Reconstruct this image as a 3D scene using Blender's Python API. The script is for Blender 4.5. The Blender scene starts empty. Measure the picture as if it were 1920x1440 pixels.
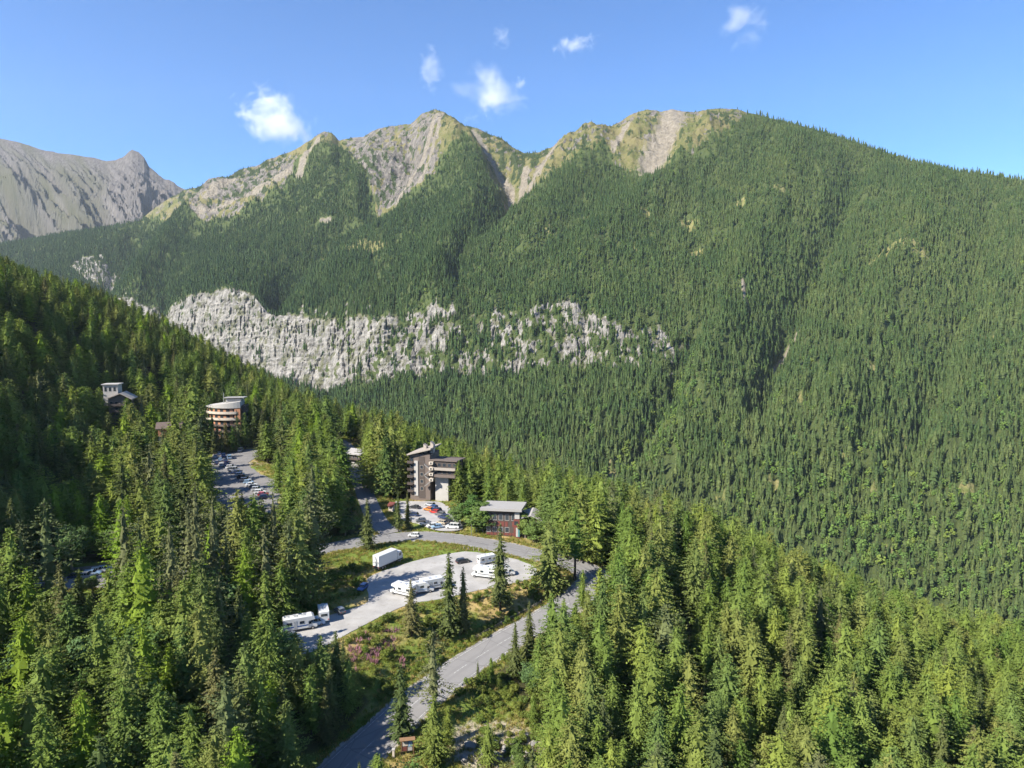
import bpy, bmesh, math, random
import numpy as np
from mathutils import Vector, Matrix

scene = bpy.context.scene
C = scene.collection
rng = np.random.default_rng(7)
random.seed(7)
R = math.radians

# ------------------------------------------------------------------ camera
CAMZ = 75.0
F = 1280.0                       # focal length in pixels of the 1920 wide photograph (24 mm)
PITCH = math.atan(120.0 / F)     # eye level sits on row 600
cam_data = bpy.data.cameras.new('camera')
cam_data.lens = 24.0
cam_data.sensor_width = 36.0
cam_data.clip_start = 1.0
cam_data.clip_end = 40000.0
cam = bpy.data.objects.new('camera', cam_data)
cam.location = (0, 0, CAMZ)
cam.rotation_euler = (R(90) - PITCH, 0, 0)
C.objects.link(cam)
scene.camera = cam

# ------------------------------------------------------------------ sky, sun, exposure
SUN_ELEV = R(39)
SUN_AZ = math.atan2(-0.82, -0.57)            # direction towards the sun, (x, y): left and behind the camera
world = bpy.data.worlds.new('World')
scene.world = world
world.use_nodes = True
wn = world.node_tree
bg = wn.nodes['Background']
sky = wn.nodes.new('ShaderNodeTexSky')
sky.sky_type = 'NISHITA'
sky.sun_disc = False
sky.sun_elevation = SUN_ELEV
sky.sun_rotation = SUN_AZ
sky.altitude = 1800
sky.air_density = 1.0
sky.dust_density = 0.0
sky.ozone_density = 6.0
hs = wn.nodes.new('ShaderNodeHueSaturation')
hs.inputs['Saturation'].default_value = 1.15
hs.inputs['Hue'].default_value = 0.503
wn.links.new(sky.outputs[0], hs.inputs['Color'])
wn.links.new(hs.outputs[0], bg.inputs[0])
bg.inputs[1].default_value = 0.092

sun_data = bpy.data.lights.new('sun', 'SUN')
sun_data.energy = 4.9
sun_data.angle = R(0.5)
sun_data.color = (1.0, 0.94, 0.84)
sun = bpy.data.objects.new('sun', sun_data)
sdir = Vector((math.sin(SUN_AZ) * math.cos(SUN_ELEV), math.cos(SUN_AZ) * math.cos(SUN_ELEV), math.sin(SUN_ELEV)))
sun.rotation_euler = sdir.to_track_quat('Z', 'Y').to_euler()
sun.location = (-200, -100, 400)
C.objects.link(sun)

vs = scene.view_settings
vs.view_transform = 'Standard'
vs.look = 'None'
vs.gamma = 1.0
vs.exposure = 1.36
vs.use_curve_mapping = False
cy = scene.cycles
cy.max_bounces = 6
cy.diffuse_bounces = 3
cy.glossy_bounces = 2
cy.transmission_bounces = 3
cy.volume_bounces = 3
cy.transparent_max_bounces = 8
cy.use_denoising = True
cy.denoiser = 'OPENIMAGEDENOISE'
cy.denoising_input_passes = 'RGB_ALBEDO_NORMAL'
cy.denoising_prefilter = 'ACCURATE'
cy.use_adaptive_sampling = True
cy.adaptive_threshold = 0.02
cy.sample_clamp_indirect = 6.0
cy.volume_step_rate = 3.0
cy.volume_max_steps = 96

# ------------------------------------------------------------------ numeric helpers
def ss(a, b, x):
    t = np.clip((x - a) / (b - a), 0, 1)
    return t * t * (3 - 2 * t)

_perm = np.random.default_rng(3).permutation(512)
_perm = np.concatenate([_perm, _perm, _perm])
_gr = np.random.default_rng(4).normal(size=(512, 2))
_gr /= np.linalg.norm(_gr, axis=1)[:, None]

def gnoise(x, y, seed=0):
    x = np.asarray(x, float) + seed * 17.37
    y = np.asarray(y, float) + seed * 9.71
    xi = np.floor(x).astype(int); yi = np.floor(y).astype(int)
    xf = x - xi; yf = y - yi
    u = xf * xf * xf * (xf * (xf * 6 - 15) + 10)
    v = yf * yf * yf * (yf * (yf * 6 - 15) + 10)
    def g(ix, iy, dx, dy):
        h = _perm[(_perm[ix % 512] + iy) % 512]
        return _gr[h, 0] * dx + _gr[h, 1] * dy
    a = g(xi, yi, xf, yf); b = g(xi + 1, yi, xf - 1, yf)
    c = g(xi, yi + 1, xf, yf - 1); d = g(xi + 1, yi + 1, xf - 1, yf - 1)
    return ((a + (b - a) * u) + ((c + (d - c) * u) - (a + (b - a) * u)) * v) * 1.5

def fbm(x, y, octv=4, seed=0, ridged=False):
    s = 0; a = 1; t = 0
    for i in range(octv):
        n = gnoise(x, y, seed + i * 3)
        s = s + a * ((1 - 2 * np.abs(n)) if ridged else n)
        t += a; a *= .5; x = x * 2.03; y = y * 2.03
    return s / t

# pixel (of the 1920 x 1440 photograph) at forward distance d -> world point
cp, sp_ = math.cos(PITCH), math.sin(PITCH)
def ray(px, py):
    u = (np.asarray(px, float) - 960) / F; v = (720 - np.asarray(py, float)) / F
    dy = cp + v * sp_
    dz = -sp_ + v * cp
    return u / dy, dz / dy          # x and z per metre forward

def at(px, py, d):
    a, b = ray(px, py)
    return a * d, d + 0 * a, CAMZ + b * d

def on_z(px, py, z):
    a, b = ray(px, py)
    d = (z - CAMZ) / b
    return float(a * d), float(d), z

def project(x, y, z):
    z = np.asarray(z) - CAMZ
    fw = y * cp - z * sp_
    up = y * sp_ + z * cp
    fw = np.maximum(fw, 1e-3)
    return 960 + F * x / fw, 720 - F * up / fw

def seg_dist(x, y, pts):
    """distance to a polyline and the running index along it"""
    x = np.asarray(x, float); y = np.asarray(y, float)
    best = np.full(x.shape, 1e9); par = np.zeros(x.shape)
    for i in range(len(pts) - 1):
        ax, ay = pts[i][0], pts[i][1]; bx, by = pts[i + 1][0], pts[i + 1][1]
        L = (bx - ax) ** 2 + (by - ay) ** 2 + 1e-9
        t = np.clip(((x - ax) * (bx - ax) + (y - ay) * (by - ay)) / L, 0, 1)
        d = np.hypot(x - ax - t * (bx - ax), y - ay - t * (by - ay))
        m = d < best
        best = np.where(m, d, best); par = np.where(m, i + t, par)
    return best, par

def in_poly(x, y, poly):
    x = np.asarray(x, float); y = np.asarray(y, float)
    r = np.zeros(x.shape, bool)
    n = len(poly)
    for i in range(n):
        ax, ay = poly[i][0], poly[i][1]; bx, by = poly[(i + 1) % n][0], poly[(i + 1) % n][1]
        if ay == by: continue
        c = ((ay > y) != (by > y)) & (x < (bx - ax) * (y - ay) / (by - ay) + ax)
        r ^= c
    return r

# ------------------------------------------------------------------ mesh / object helpers
def tag(o, label=None, cat=None, group=None, kind=None):
    if label: o['label'] = label
    if cat: o['category'] = cat
    if group: o['group'] = group
    if kind: o['kind'] = kind
    return o

def empty(name, loc=(0, 0, 0), rz=0.0, rx=0.0):
    o = bpy.data.objects.new(name, None)
    o.empty_display_size = 0.5
    o.location = loc
    o.rotation_euler = (rx, 0, rz)
    C.objects.link(o)
    return o

def mesh_obj(name, me, mat=None, parent=None, loc=None):
    if mat is not None and not me.materials: me.materials.append(mat)
    o = bpy.data.objects.new(name, me)
    if parent is not None: o.parent = parent
    if loc is not None: o.location = loc
    C.objects.link(o)
    return o

def np_mesh(name, verts, quads=None, tris=None, smooth=False):
    """fast mesh from numpy arrays"""
    me = bpy.data.meshes.new(name)
    verts = np.asarray(verts, np.float32)
    nq = 0 if quads is None else len(quads); nt = 0 if tris is None else len(tris)
    me.vertices.add(len(verts)); me.vertices.foreach_set('co', verts.ravel())
    loops = []
    starts = []
    if nq: loops.append(np.asarray(quads, np.int32).ravel()); starts.append(np.arange(nq) * 4)
    if nt: loops.append(np.asarray(tris, np.int32).ravel()); starts.append(nq * 4 + np.arange(nt) * 3)
    if loops:
        loops = np.concatenate(loops); starts = np.concatenate(starts).astype(np.int32)
        me.loops.add(len(loops)); me.loops.foreach_set('vertex_index', loops)
        me.polygons.add(len(starts)); me.polygons.foreach_set('loop_start', starts)
        me.polygons.foreach_set('use_smooth', np.full(len(starts), smooth))
    me.update(calc_edges=True)
    me.validate()
    return me

def add_attr(me, name, vals, typ='FLOAT', dom='POINT'):
    a = me.attributes.new(name, typ, dom)
    if typ == 'FLOAT': a.data.foreach_set('value', np.asarray(vals, np.float32))
    elif typ == 'INT': a.data.foreach_set('value', np.asarray(vals, np.int32))
    elif typ == 'FLOAT_COLOR': a.data.foreach_set('color', np.asarray(vals, np.float32).ravel())

def grid_quads(nr, nc):
    i = np.arange(nr * nc).reshape(nr, nc)
    return np.stack([i[:-1, :-1], i[:-1, 1:], i[1:, 1:], i[1:, :-1]], -1).reshape(-1, 4)

class MB:
    """collects boxes, prisms and tubes into one mesh"""
    def __init__(s): s.bm = bmesh.new()
    def box(s, x0, x1, y0, y1, z0, z1):
        vs_ = [s.bm.verts.new(p) for p in ((x0, y0, z0), (x1, y0, z0), (x1, y1, z0), (x0, y1, z0), (x0, y0, z1), (x1, y0, z1), (x1, y1, z1), (x0, y1, z1))]
        for f in ((3, 2, 1, 0), (4, 5, 6, 7), (0, 1, 5, 4), (1, 2, 6, 5), (2, 3, 7, 6), (3, 0, 4, 7)):
            s.bm.faces.new([vs_[i] for i in f])
        return s
    def prism(s, poly, z0, z1, z1f=None):
        """vertical prism over plan polygon; z1f gives the top height per corner"""
        b = [s.bm.verts.new((p[0], p[1], z0)) for p in poly]
        t = [s.bm.verts.new((p[0], p[1], z1f(*p) if z1f else z1)) for p in poly]
        n = len(poly)
        s.bm.faces.new(b[::-1]); s.bm.faces.new(t)
        for i in range(n): s.bm.faces.new([b[i], b[(i + 1) % n], t[(i + 1) % n], t[i]])
        return s
    def side(s, prof, x0, x1, y0=None):
        """profile in (y, z) extruded across x"""
        a = [s.bm.verts.new((x0, p[0], p[1])) for p in prof]
        b = [s.bm.verts.new((x1, p[0], p[1])) for p in prof]
        n = len(prof)
        s.bm.faces.new(a[::-1]); s.bm.faces.new(b)
        for i in range(n): s.bm.faces.new([a[i], a[(i + 1) % n], b[(i + 1) % n], b[i]])
        return s
    def slab(s, pts, th):
        """closed slab: top polygon of 3-D points, thickness downwards"""
        t = [s.bm.verts.new(p) for p in pts]
        b = [s.bm.verts.new((p[0], p[1], p[2] - th)) for p in pts]
        n = len(pts)
        s.bm.faces.new(t); s.bm.faces.new(b[::-1])
        for i in range(n): s.bm.faces.new([b[i], b[(i + 1) % n], t[(i + 1) % n], t[i]])
        return s
    def tube(s, p0, p1, r0, r1=None, n=8):
        r1 = r0 if r1 is None else r1
        p0 = Vector(p0); p1 = Vector(p1); d = (p1 - p0).normalized()
        q = d.to_track_quat('Z', 'Y')
        a = []; b = []
        for i in range(n):
            w = q @ Vector((math.cos(2 * math.pi * i / n), math.sin(2 * math.pi * i / n), 0))
            a.append(s.bm.verts.new(p0 + w * r0)); b.append(s.bm.verts.new(p1 + w * r1))
        s.bm.faces.new(a[::-1]); s.bm.faces.new(b)
        for i in range(n): s.bm.faces.new([a[i], a[(i + 1) % n], b[(i + 1) % n], b[i]])
        return s
    def mesh(s, name, bevel=0.0):
        bmesh.ops.recalc_face_normals(s.bm, faces=s.bm.faces)
        if bevel: bmesh.ops.bevel(s.bm, geom=list(s.bm.edges), offset=bevel, segments=2, profile=.6, affect='EDGES', clamp_overlap=True)
        me = bpy.data.meshes.new(name); s.bm.to_mesh(me); s.bm.free()
        return me
    def build(s, name, mat, parent=None, bevel=0.0):
        return mesh_obj(name, s.mesh(name, bevel), mat, parent)

# ------------------------------------------------------------------ material helpers
class NT:
    def __init__(s, name):
        s.m = bpy.data.materials.new(name); s.m.use_nodes = True
        s.t = s.m.node_tree; s.t.nodes.clear()
        s.out = s.n('ShaderNodeOutputMaterial')
    def n(s, t, **k):
        nd = s.t.nodes.new(t)
        for a, b in k.items(): setattr(nd, a, b)
        return nd
    def set(s, sock, v):
        if isinstance(v, bpy.types.NodeSocket): s.t.links.new(v, sock)
        elif isinstance(v, (tuple, list)) and len(v) == 3 and sock.type == 'RGBA': sock.default_value = (*v, 1)
        else: sock.default_value = v
    def mix(s, fac, a, b, blend='MIX'):
        nd = s.n('ShaderNodeMix', data_type='RGBA', blend_type=blend)
        s.set(nd.inputs[0], fac); s.set(nd.inputs[6], a); s.set(nd.inputs[7], b)
        return nd.outputs[2]
    def math(s, op, a, b=0.0, clamp=False):
        nd = s.n('ShaderNodeMath', operation=op, use_clamp=clamp)
        s.set(nd.inputs[0], a); s.set(nd.inputs[1], b)
        return nd.outputs[0]
    def attr(s, name): return s.n('ShaderNodeAttribute', attribute_name=name).outputs['Fac']
    def attrc(s, name): return s.n('ShaderNodeAttribute', attribute_name=name).outputs['Color']
    def coords(s, kind='Object', scale=(1, 1, 1)):
        tc = s.n('ShaderNodeTexCoord'); mp = s.n('ShaderNodeMapping')
        mp.inputs['Scale'].default_value = scale
        s.t.links.new(tc.outputs[kind], mp.inputs[0])
        return mp.outputs[0]
    def noise(s, scale, co=None, detail=4, rough=.6, dist=0.0):
        nd = s.n('ShaderNodeTexNoise')
        nd.inputs['Scale'].default_value = scale; nd.inputs['Detail'].default_value = detail
        nd.inputs['Roughness'].default_value = rough; nd.inputs['Distortion'].default_value = dist
        if co is not None: s.t.links.new(co, nd.inputs['Vector'])
        return nd.outputs[0]
    def ramp(s, fac, stops):
        nd = s.n('ShaderNodeValToRGB')
        s.set(nd.inputs[0], fac)
        e = nd.color_ramp.elements
        while len(e) < len(stops): e.new(.5)
        for k, (p, c) in enumerate(stops):
            e[k].position = p; e[k].color = (*c, 1) if len(c) == 3 else c
        return nd.outputs[0]
    def step(s, fac, a, b):
        nd = s.n('ShaderNodeMapRange', interpolation_type='SMOOTHSTEP')
        s.set(nd.inputs[0], fac); nd.inputs[1].default_value = a; nd.inputs[2].default_value = b
        return nd.outputs[0]
    def principled(s, color, rough=.9, bump=None, bstr=.5, bdist=.1, spec=.3, metal=0.0):
        p = s.n('ShaderNodeBsdfPrincipled')
        s.set(p.inputs['Base Color'], color); s.set(p.inputs['Roughness'], rough)
        p.inputs['Specular IOR Level'].default_value = spec; p.inputs['Metallic'].default_value = metal
        if bump is not None:
            b = s.n('ShaderNodeBump'); b.inputs['Strength'].default_value = bstr; b.inputs['Distance'].default_value = bdist
            s.t.links.new(bump, b.inputs['Height']); s.t.links.new(b.outputs[0], p.inputs['Normal'])
        s.t.links.new(p.outputs[0], s.out.inputs[0])
        return s.m

def plain(name, col, rough=.6, var=.12, scale=3.0, spec=.4, metal=0.0):
    col = tuple(v * .78 for v in col)
    t = NT(name)
    n = t.noise(scale, t.coords('Object'), 5, .65)
    c = t.mix(n, tuple(v * (1 - var) for v in col), tuple(min(1, v * (1 + var)) for v in col))
    return t.principled(c, rough, spec=spec, metal=metal)

def foliage_mat(name, cols, transl=.22, dry=None, tone=False):
    """leaf material; colour varies from tree to tree and from spray to spray"""
    t = NT(name)
    oi = t.n('ShaderNodeObjectInfo')
    rnd = oi.outputs['Random']
    if tone:          # neighbouring trees of a far slope share a tone
        at_ = t.n('ShaderNodeAttribute', attribute_name='tone', attribute_type='INSTANCER')
        rnd = t.math('ADD', t.math('MULTIPLY', rnd, .45), t.math('MULTIPLY', at_.outputs['Fac'], .55))
    base = t.ramp(rnd, [(i / (len(cols) - 1), c) for i, c in enumerate(cols)])
    ti = t.attr('tint')
    br = t.math('ADD', t.math('MULTIPLY', ti, .55), .72)
    cc = t.n('ShaderNodeVectorMath', operation='SCALE')
    t.t.links.new(base, cc.inputs[0]); t.t.links.new(br, cc.inputs[3])
    col = cc.outputs[0]
    if dry is not None:
        col = t.mix(t.step(ti, .8, 1.0), col, dry)
    d = t.n('ShaderNodeBsdfDiffuse'); t.t.links.new(col, d.inputs[0])
    tr = t.n('ShaderNodeBsdfTranslucent')
    yel = t.mix(.5, col, (.30, .34, .03), 'MIX')
    t.t.links.new(col, tr.inputs[0])
    mx = t.n('ShaderNodeMixShader'); mx.inputs[0].default_value = transl
    t.t.links.new(d.outputs[0], mx.inputs[1]); t.t.links.new(tr.outputs[0], mx.inputs[2])
    t.t.links.new(mx.outputs[0], t.out.inputs[0])
    return t.m
# ================================================================== NEAR GROUND
def poly_z(pts): return [on_z(*p) for p in pts]

MAIN_PX = [(560, 1530, -10), (655, 1432, -9), (705, 1386, -8.5), (770, 1325, -7.5), (830, 1278, -6.5), (900, 1230, -5.5), (965, 1191, -4.5),
           (1030, 1155, -3.2), (1080, 1122, -2), (1106, 1100, -1.2), (1112, 1082, -.6), (1092, 1065, -.2), (1050, 1050, 0), (990, 1036, 0),
           (930, 1023, 0), (860, 1011, 0), (790, 1005, 0), (720, 1009, 0), (650, 1021, 0), (600, 1030, .5), (540, 1048, 1.5), (470, 1062, 2.5),
           (380, 1075, 4), (260, 1085, 5), (120, 1092, 6), (-40, 1100, 8)]
BRANCH_PX = [(738, 1002, 0.05), (714, 985, .5), (701, 965, 1), (690, 940, 2), (681, 915, 3), (672, 895, 4), (666, 870, 5), (655, 845, 7), (630, 825, 9), (560, 812, 11)]
LOT_LOW_PX = [(872, 1034), (930, 1040), (985, 1055), (1003, 1066), (1002, 1082), (955, 1095), (900, 1106), (830, 1122), (765, 1134), (690, 1168),
              (606, 1212), (560, 1228), (505, 1232), (500, 1200), (560, 1172), (630, 1150), (690, 1128), (686, 1100), (700, 1078), (770, 1054), (830, 1040)]
LOT_UP_PX = [(398, 850), (462, 842), (492, 850), (466, 868), (484, 886), (522, 906), (520, 945), (505, 962), (404, 966), (396, 930)]
LOT_MID_PX = [(742, 940), (800, 940), (828, 943), (850, 960), (868, 990), (825, 994), (790, 984), (745, 968)]
LOT_LEFT_PX = [(138, 1064), (208, 1060), (210, 1084), (132, 1090)]
CLEAR_PX = [(795, 1440), (870, 1398), (930, 1380), (1010, 1362), (1040, 1390), (1010, 1460), (930, 1490), (800, 1500)]

def smooth_line(pts, step=1.5):
    """Catmull-Rom through 3-D points, evenly spaced"""
    P = np.array(pts, float); P = np.vstack([2 * P[0] - P[1], P, 2 * P[-1] - P[-2]])
    out = []
    for i in range(1, len(P) - 2):
        for t in np.linspace(0, 1, 14, endpoint=False):
            a, b, c, d = P[i - 1], P[i], P[i + 1], P[i + 2]
            out.append(.5 * ((2 * b) + (-a + c) * t + (2 * a - 5 * b + 4 * c - d) * t * t + (-a + 3 * b - 3 * c + d) * t ** 3))
    out.append(P[-2]); out = np.array(out)
    s = np.concatenate([[0], np.cumsum(np.linalg.norm(np.diff(out, axis=0), axis=1))])
    n = max(2, int(s[-1] / step)); q = np.linspace(0, s[-1], n)
    return np.stack([np.interp(q, s, out[:, k]) for k in range(3)], 1)

road_main = smooth_line(poly_z(MAIN_PX))
road_branch = smooth_line(poly_z(BRANCH_PX))
ROADS = [(road_main, 4.6), (road_branch, 3.7)]
lot_low = [on_z(px, py, 0.0) for px, py in LOT_LOW_PX]
lot_up = [on_z(px, py, 10.0) for px, py in LOT_UP_PX]
lot_mid = [on_z(px, py, 0.6) for px, py in LOT_MID_PX]
lot_left = [on_z(px, py, 5.6) for px, py in LOT_LEFT_PX]
LOTS = [(lot_low, 0.0), (lot_up, 10.0), (lot_mid, .6), (lot_left, 5.6)]

def W(px, py, d): return tuple(float(v) for v in at(px, py, d))
CTRL = [W(0, 580, 370), W(120, 635, 400), W(300, 700, 420), W(450, 762, 420), W(600, 800, 400), W(750, 850, 380), W(900, 928, 320),
        W(1100, 990, 280), W(1400, 1090, 270), W(1550, 1160, 270), W(1900, 1265, 270), W(210, 780, 360), W(0, 800, 280), W(0, 1000, 215),
        W(0, 1210, 150), W(0, 1440, 115), W(1250, 1440, 130), W(1600, 1440, 150), W(1900, 1440, 180), W(150, 905, 290), W(300, 905, 285),
        W(300, 1300, 125), (-40, 110, -6), (0, 60, -16), (-60, 50, -6), (60, 60, -26), (160, 80, -66), (260, 270, -90), (360, 300, -140),
        (20, 520, -130), (110, 480, -135), (200, 450, -165), (320, 450, -205), (-100, 580, -70), (-200, 640, -20), (-320, 640, 50),
        (-188, 178, 62), (-230, 155, 82), (-300, 130, 62), (-330, 230, 70), (-420, 420, 120), (-520, 300, 150), (-620, 620, 110), (0, -150, -10), (-220, -60, 60), (220, -100, -90), (500, 300, -230),  # first points: out-of-frame knoll, raised to throw shade on the left hollow
        (500, 700, -290), (200, 750, -250), (0, 800, -210), (-200, 850, -150), (-450, 900, -20), (820, 500, -280), (820, -200, -250), (-780, -200, 220),
        (30, 150, -11), (45, 180, -8), (60, 230, -10), (0, 250, -1), (-20, 290, 1), (-60, 300, 4), (-146, 345, 12.5), (-30, 330, -6), (-115, 190, 5.5), (-75, 165, 1.5), (-90, 140, 1)]
for p in poly_z(MAIN_PX): CTRL.append(p)
for p in poly_z(BRANCH_PX): CTRL.append(p)
for pl, z in LOTS:
    for p in pl[::2]: CTRL.append(p)
CTRL = np.array(CTRL)
# drop near-duplicates, then a thin plate spline through what is left
keep = []
for i in range(len(CTRL)):
    if all(np.hypot(*(CTRL[i, :2] - CTRL[j, :2])) > 7 for j in keep): keep.append(i)
CTRL = CTRL[keep]
_sc = 200.0
def _tps(r): return np.where(r > 1e-9, r * r * np.log(np.maximum(r, 1e-9)), 0.0)
_P = CTRL[:, :2] / _sc
_K = _tps(np.hypot(_P[:, None, 0] - _P[None, :, 0], _P[:, None, 1] - _P[None, :, 1])) + np.eye(len(_P)) * 2e-3
_A = np.zeros((len(_P) + 3,) * 2)
_A[:len(_P), :len(_P)] = _K
_A[:len(_P), -3] = 1; _A[:len(_P), -2:] = _P
_A[-3, :len(_P)] = 1; _A[-2:, :len(_P)] = _P.T
_w = np.linalg.solve(_A, np.concatenate([CTRL[:, 2], np.zeros(3)]))

def poly_dist(x, y, poly):
    d, _ = seg_dist(x, y, list(poly) + [poly[0]])
    return np.where(in_poly(x, y, poly), 0.0, d)

def road_dist(x, y):
    x = np.asarray(x, float); y = np.asarray(y, float)
    best = np.full(x.shape, 1e9); z = np.zeros(x.shape)
    for line, hw in ROADS:
        d, t = seg_dist(x, y, line[::2])
        d = d - hw
        zz = np.interp(t, np.arange(len(line[::2])), line[::2][:, 2])
        m = d < best
        best = np.where(m, d, best); z = np.where(m, zz, z)
    return best, z

def zn(x, y, detail=True):
    x = np.asarray(x, float); y = np.asarray(y, float); shp = x.shape
    x = x.ravel(); y = y.ravel()
    q = np.stack([x, y], 1) / _sc
    z = np.empty(len(q))
    for k in range(0, len(q), 20000):
        s = q[k:k + 20000]
        z[k:k + 20000] = _tps(np.hypot(s[:, None, 0] - _P[None, :, 0], s[:, None, 1] - _P[None, :, 1])) @ _w[:-3] + _w[-3] + s @ _w[-2:]
    if detail:
        z = z + 1.1 * fbm(x / 38, y / 38, 4, 11) + .25 * fbm(x / 6, y / 6, 3, 21)
    m = (np.abs(x) < 260) & (y > 60) & (y < 420)
    if m.any():
        xm, ym = x[m], y[m]
        zm = z[m]
        for pl, pz in LOTS:
            w = 1 - ss(1.5, 9.0, poly_dist(xm, ym, pl))
            zm = zm * (1 - w) + (pz - .10) * w
        d, rz = road_dist(xm, ym)
        w = 1 - ss(2.0, 8.0, d)
        zm = zm * (1 - w) + (rz - .12) * w
        z[m] = zm
    return z.reshape(shp)

def axis(lo, a, b, hi, fine, coarse):
    r = [np.arange(a, b, fine)]
    left = []; v = a; st = fine
    while v > lo: st = min(st * 1.18, coarse); v -= st; left.append(v)
    right = []; v = b; st = fine
    while v < hi: right.append(v); st = min(st * 1.18, coarse); v += st
    return np.concatenate([np.array(left[::-1]), r[0], np.array(right)])

gx = axis(-900, -190, 160, 900, 1.5, 22)
gy = axis(-350, 100, 365, 900, 1.5, 22)
GX, GY = np.meshgrid(gx, gy)
GZ = zn(GX, GY)
ground_me = np_mesh('ground', np.stack([GX, GY, GZ], -1).reshape(-1, 3), grid_quads(len(gy), len(gx)), smooth=True)
gd, _ = road_dist(GX, GY)
for pl, pz in LOTS: gd = np.minimum(gd, poly_dist(GX, GY, pl))
PXg, PYg = project(GX, GY, GZ)
open_ = np.zeros(GX.shape)
OPEN_POLYS = [  # grassy or earthy openings, in plan
    [on_z(px, py, z) for px, py, z in ((600, 1035, 0), (700, 1025, 0), (870, 1022, 0), (885, 1032, 0), (760, 1060, 0), (690, 1110, 0), (560, 1180, 0), (540, 1130, 1))],
    [on_z(px, py, z) for px, py, z in ((600, 1215, 0), (760, 1135, 0), (1005, 1085, 0), (1070, 1110, -1), (1000, 1160, -4), (830, 1255, -6), (735, 1322, -7.5), (650, 1262, -3))],
    [on_z(px, py, z) for px, py, z in ((780, 1345, -8), (900, 1270, -8), (1000, 1330, -9), (1060, 1380, -10), (1000, 1480, -11), (720, 1480, -10))],
    [on_z(px, py, z) for px, py, z in ((700, 925, 3), (880, 935, 2), (1010, 1025, 0), (870, 1000, 0), (740, 975, 1))],
    [on_z(px, py, z) for px, py, z in ((460, 850, 10), (560, 900, 9), (560, 960, 8), (500, 1000, 10))],
    [on_z(px, py, z) for px, py, z in ((1260, 1110, -13), (1310, 1110, -15), (1310, 1180, -15), (1260, 1180, -13))],
]
for pl in OPEN_POLYS: open_ = np.maximum(open_, 1 - ss(0, 3.0, poly_dist(GX, GY, pl)))
n1 = fbm(GX / 9, GY / 9, 4, 31)
grass = np.clip(np.maximum(open_, 1 - ss(1.0, 6.0, gd + 2.5 * n1)), 0, 1)
dry = np.clip(.45 + .9 * fbm(GX / 14, GY / 14, 4, 41), 0, 1)
# browner bank left of the lower lot and the sandy bank beside the upper lot
def blob(px, py, z, r):
    c = on_z(px, py, z); return np.exp(-((GX - c[0]) ** 2 + (GY - c[1]) ** 2) / r ** 2)
dry = np.clip(dry + .7 * blob(640, 1090, 0, 9) + .6 * blob(1000, 1110, -1, 12) - .1 * blob(900, 1370, -10, 16) - .8 * blob(760, 1040, 0, 14) - .6 * blob(640, 1045, 0, 9) - .5 * blob(850, 1030, 0, 9), 0, 1)
sand = np.clip(blob(505, 905, 10, 9) + blob(525, 935, 10, 8) + blob(470, 870, 10, 7) + .9 * blob(900, 1390, -10, 8) + .7 * blob(1000, 1395, -10, 8) + .6 * blob(740, 985, .5, 4) + .5 * blob(620, 1150, 0, 5), 0, 1) * ss(-.5, .3, n1 + .2)
for nm, v in (('grass', grass), ('dry', dry), ('sand', sand)): add_attr(ground_me, nm, v.ravel())
t = NT('forest floor and meadow')
co = t.coords('Object')
nf = t.noise(.9, co, 6, .7); nm_ = t.noise(.12, co, 4, .6)
floor = t.mix(nm_, (.035, .040, .016), (.085, .078, .034))
green = t.mix(nf, (.085, .130, .022), (.170, .205, .042))
straw = t.mix(nf, (.26, .195, .075), (.40, .30, .13))
sandc = t.mix(nf, (.24, .20, .14), (.40, .345, .26))
gcol = t.mix(t.step(t.math('ADD', t.attr('dry'), t.math('MULTIPLY', nm_, .5)), .60, 1.05), green, straw)
col = t.mix(t.step(t.attr('grass'), .25, .75), floor, gcol)
col = t.mix(t.step(t.math('ADD', t.attr('sand'), t.math('MULTIPLY', t.math('SUBTRACT', t.noise(.5, co, 5, .7), .5), 1.2)), .3, .75), col, sandc)
M_ground = t.principled(col, .95, nf, 1.0, .5, spec=.1)
ground = mesh_obj('ground', ground_me, M_ground)
tag(ground, 'forest floor, meadow and verges of the near hillside', None, None, 'structure')

# ------------------------------------------------------------------ roads and lots
def strip(name, line, hw_l, hw_r, dz, mat, skirt=.35, crown=.06):
    d = np.gradient(line[:, :2], axis=0); d /= np.linalg.norm(d, axis=1)[:, None]
    nrm = np.stack([-d[:, 1], d[:, 0]], 1)
    rows = []
    for off, z in ((hw_l, -skirt), (hw_l, 0), (hw_l * .5, crown * .7), (0, crown), (-hw_r * .5, crown * .7), (-hw_r, 0), (-hw_r, -skirt)):
        p = line.copy(); p[:, :2] += nrm * (off if np.isscalar(off) else off[:, None]); p[:, 2] += dz + z
        rows.append(p)
    v = np.stack(rows, 1)
    me = np_mesh(name, v.reshape(-1, 3), grid_quads(len(line), 7)[:, ::-1], smooth=False)
    # running metres across (u) and along (v) for the tyre tracks
    s = np.concatenate([[0], np.cumsum(np.linalg.norm(np.diff(line[:, :2], axis=0), axis=1))])
    add_attr(me, 'across', np.tile(np.array([1, 1, .5, 0, -.5, -1, -1.]), len(line)))
    return mesh_obj(name, me, mat)

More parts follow.
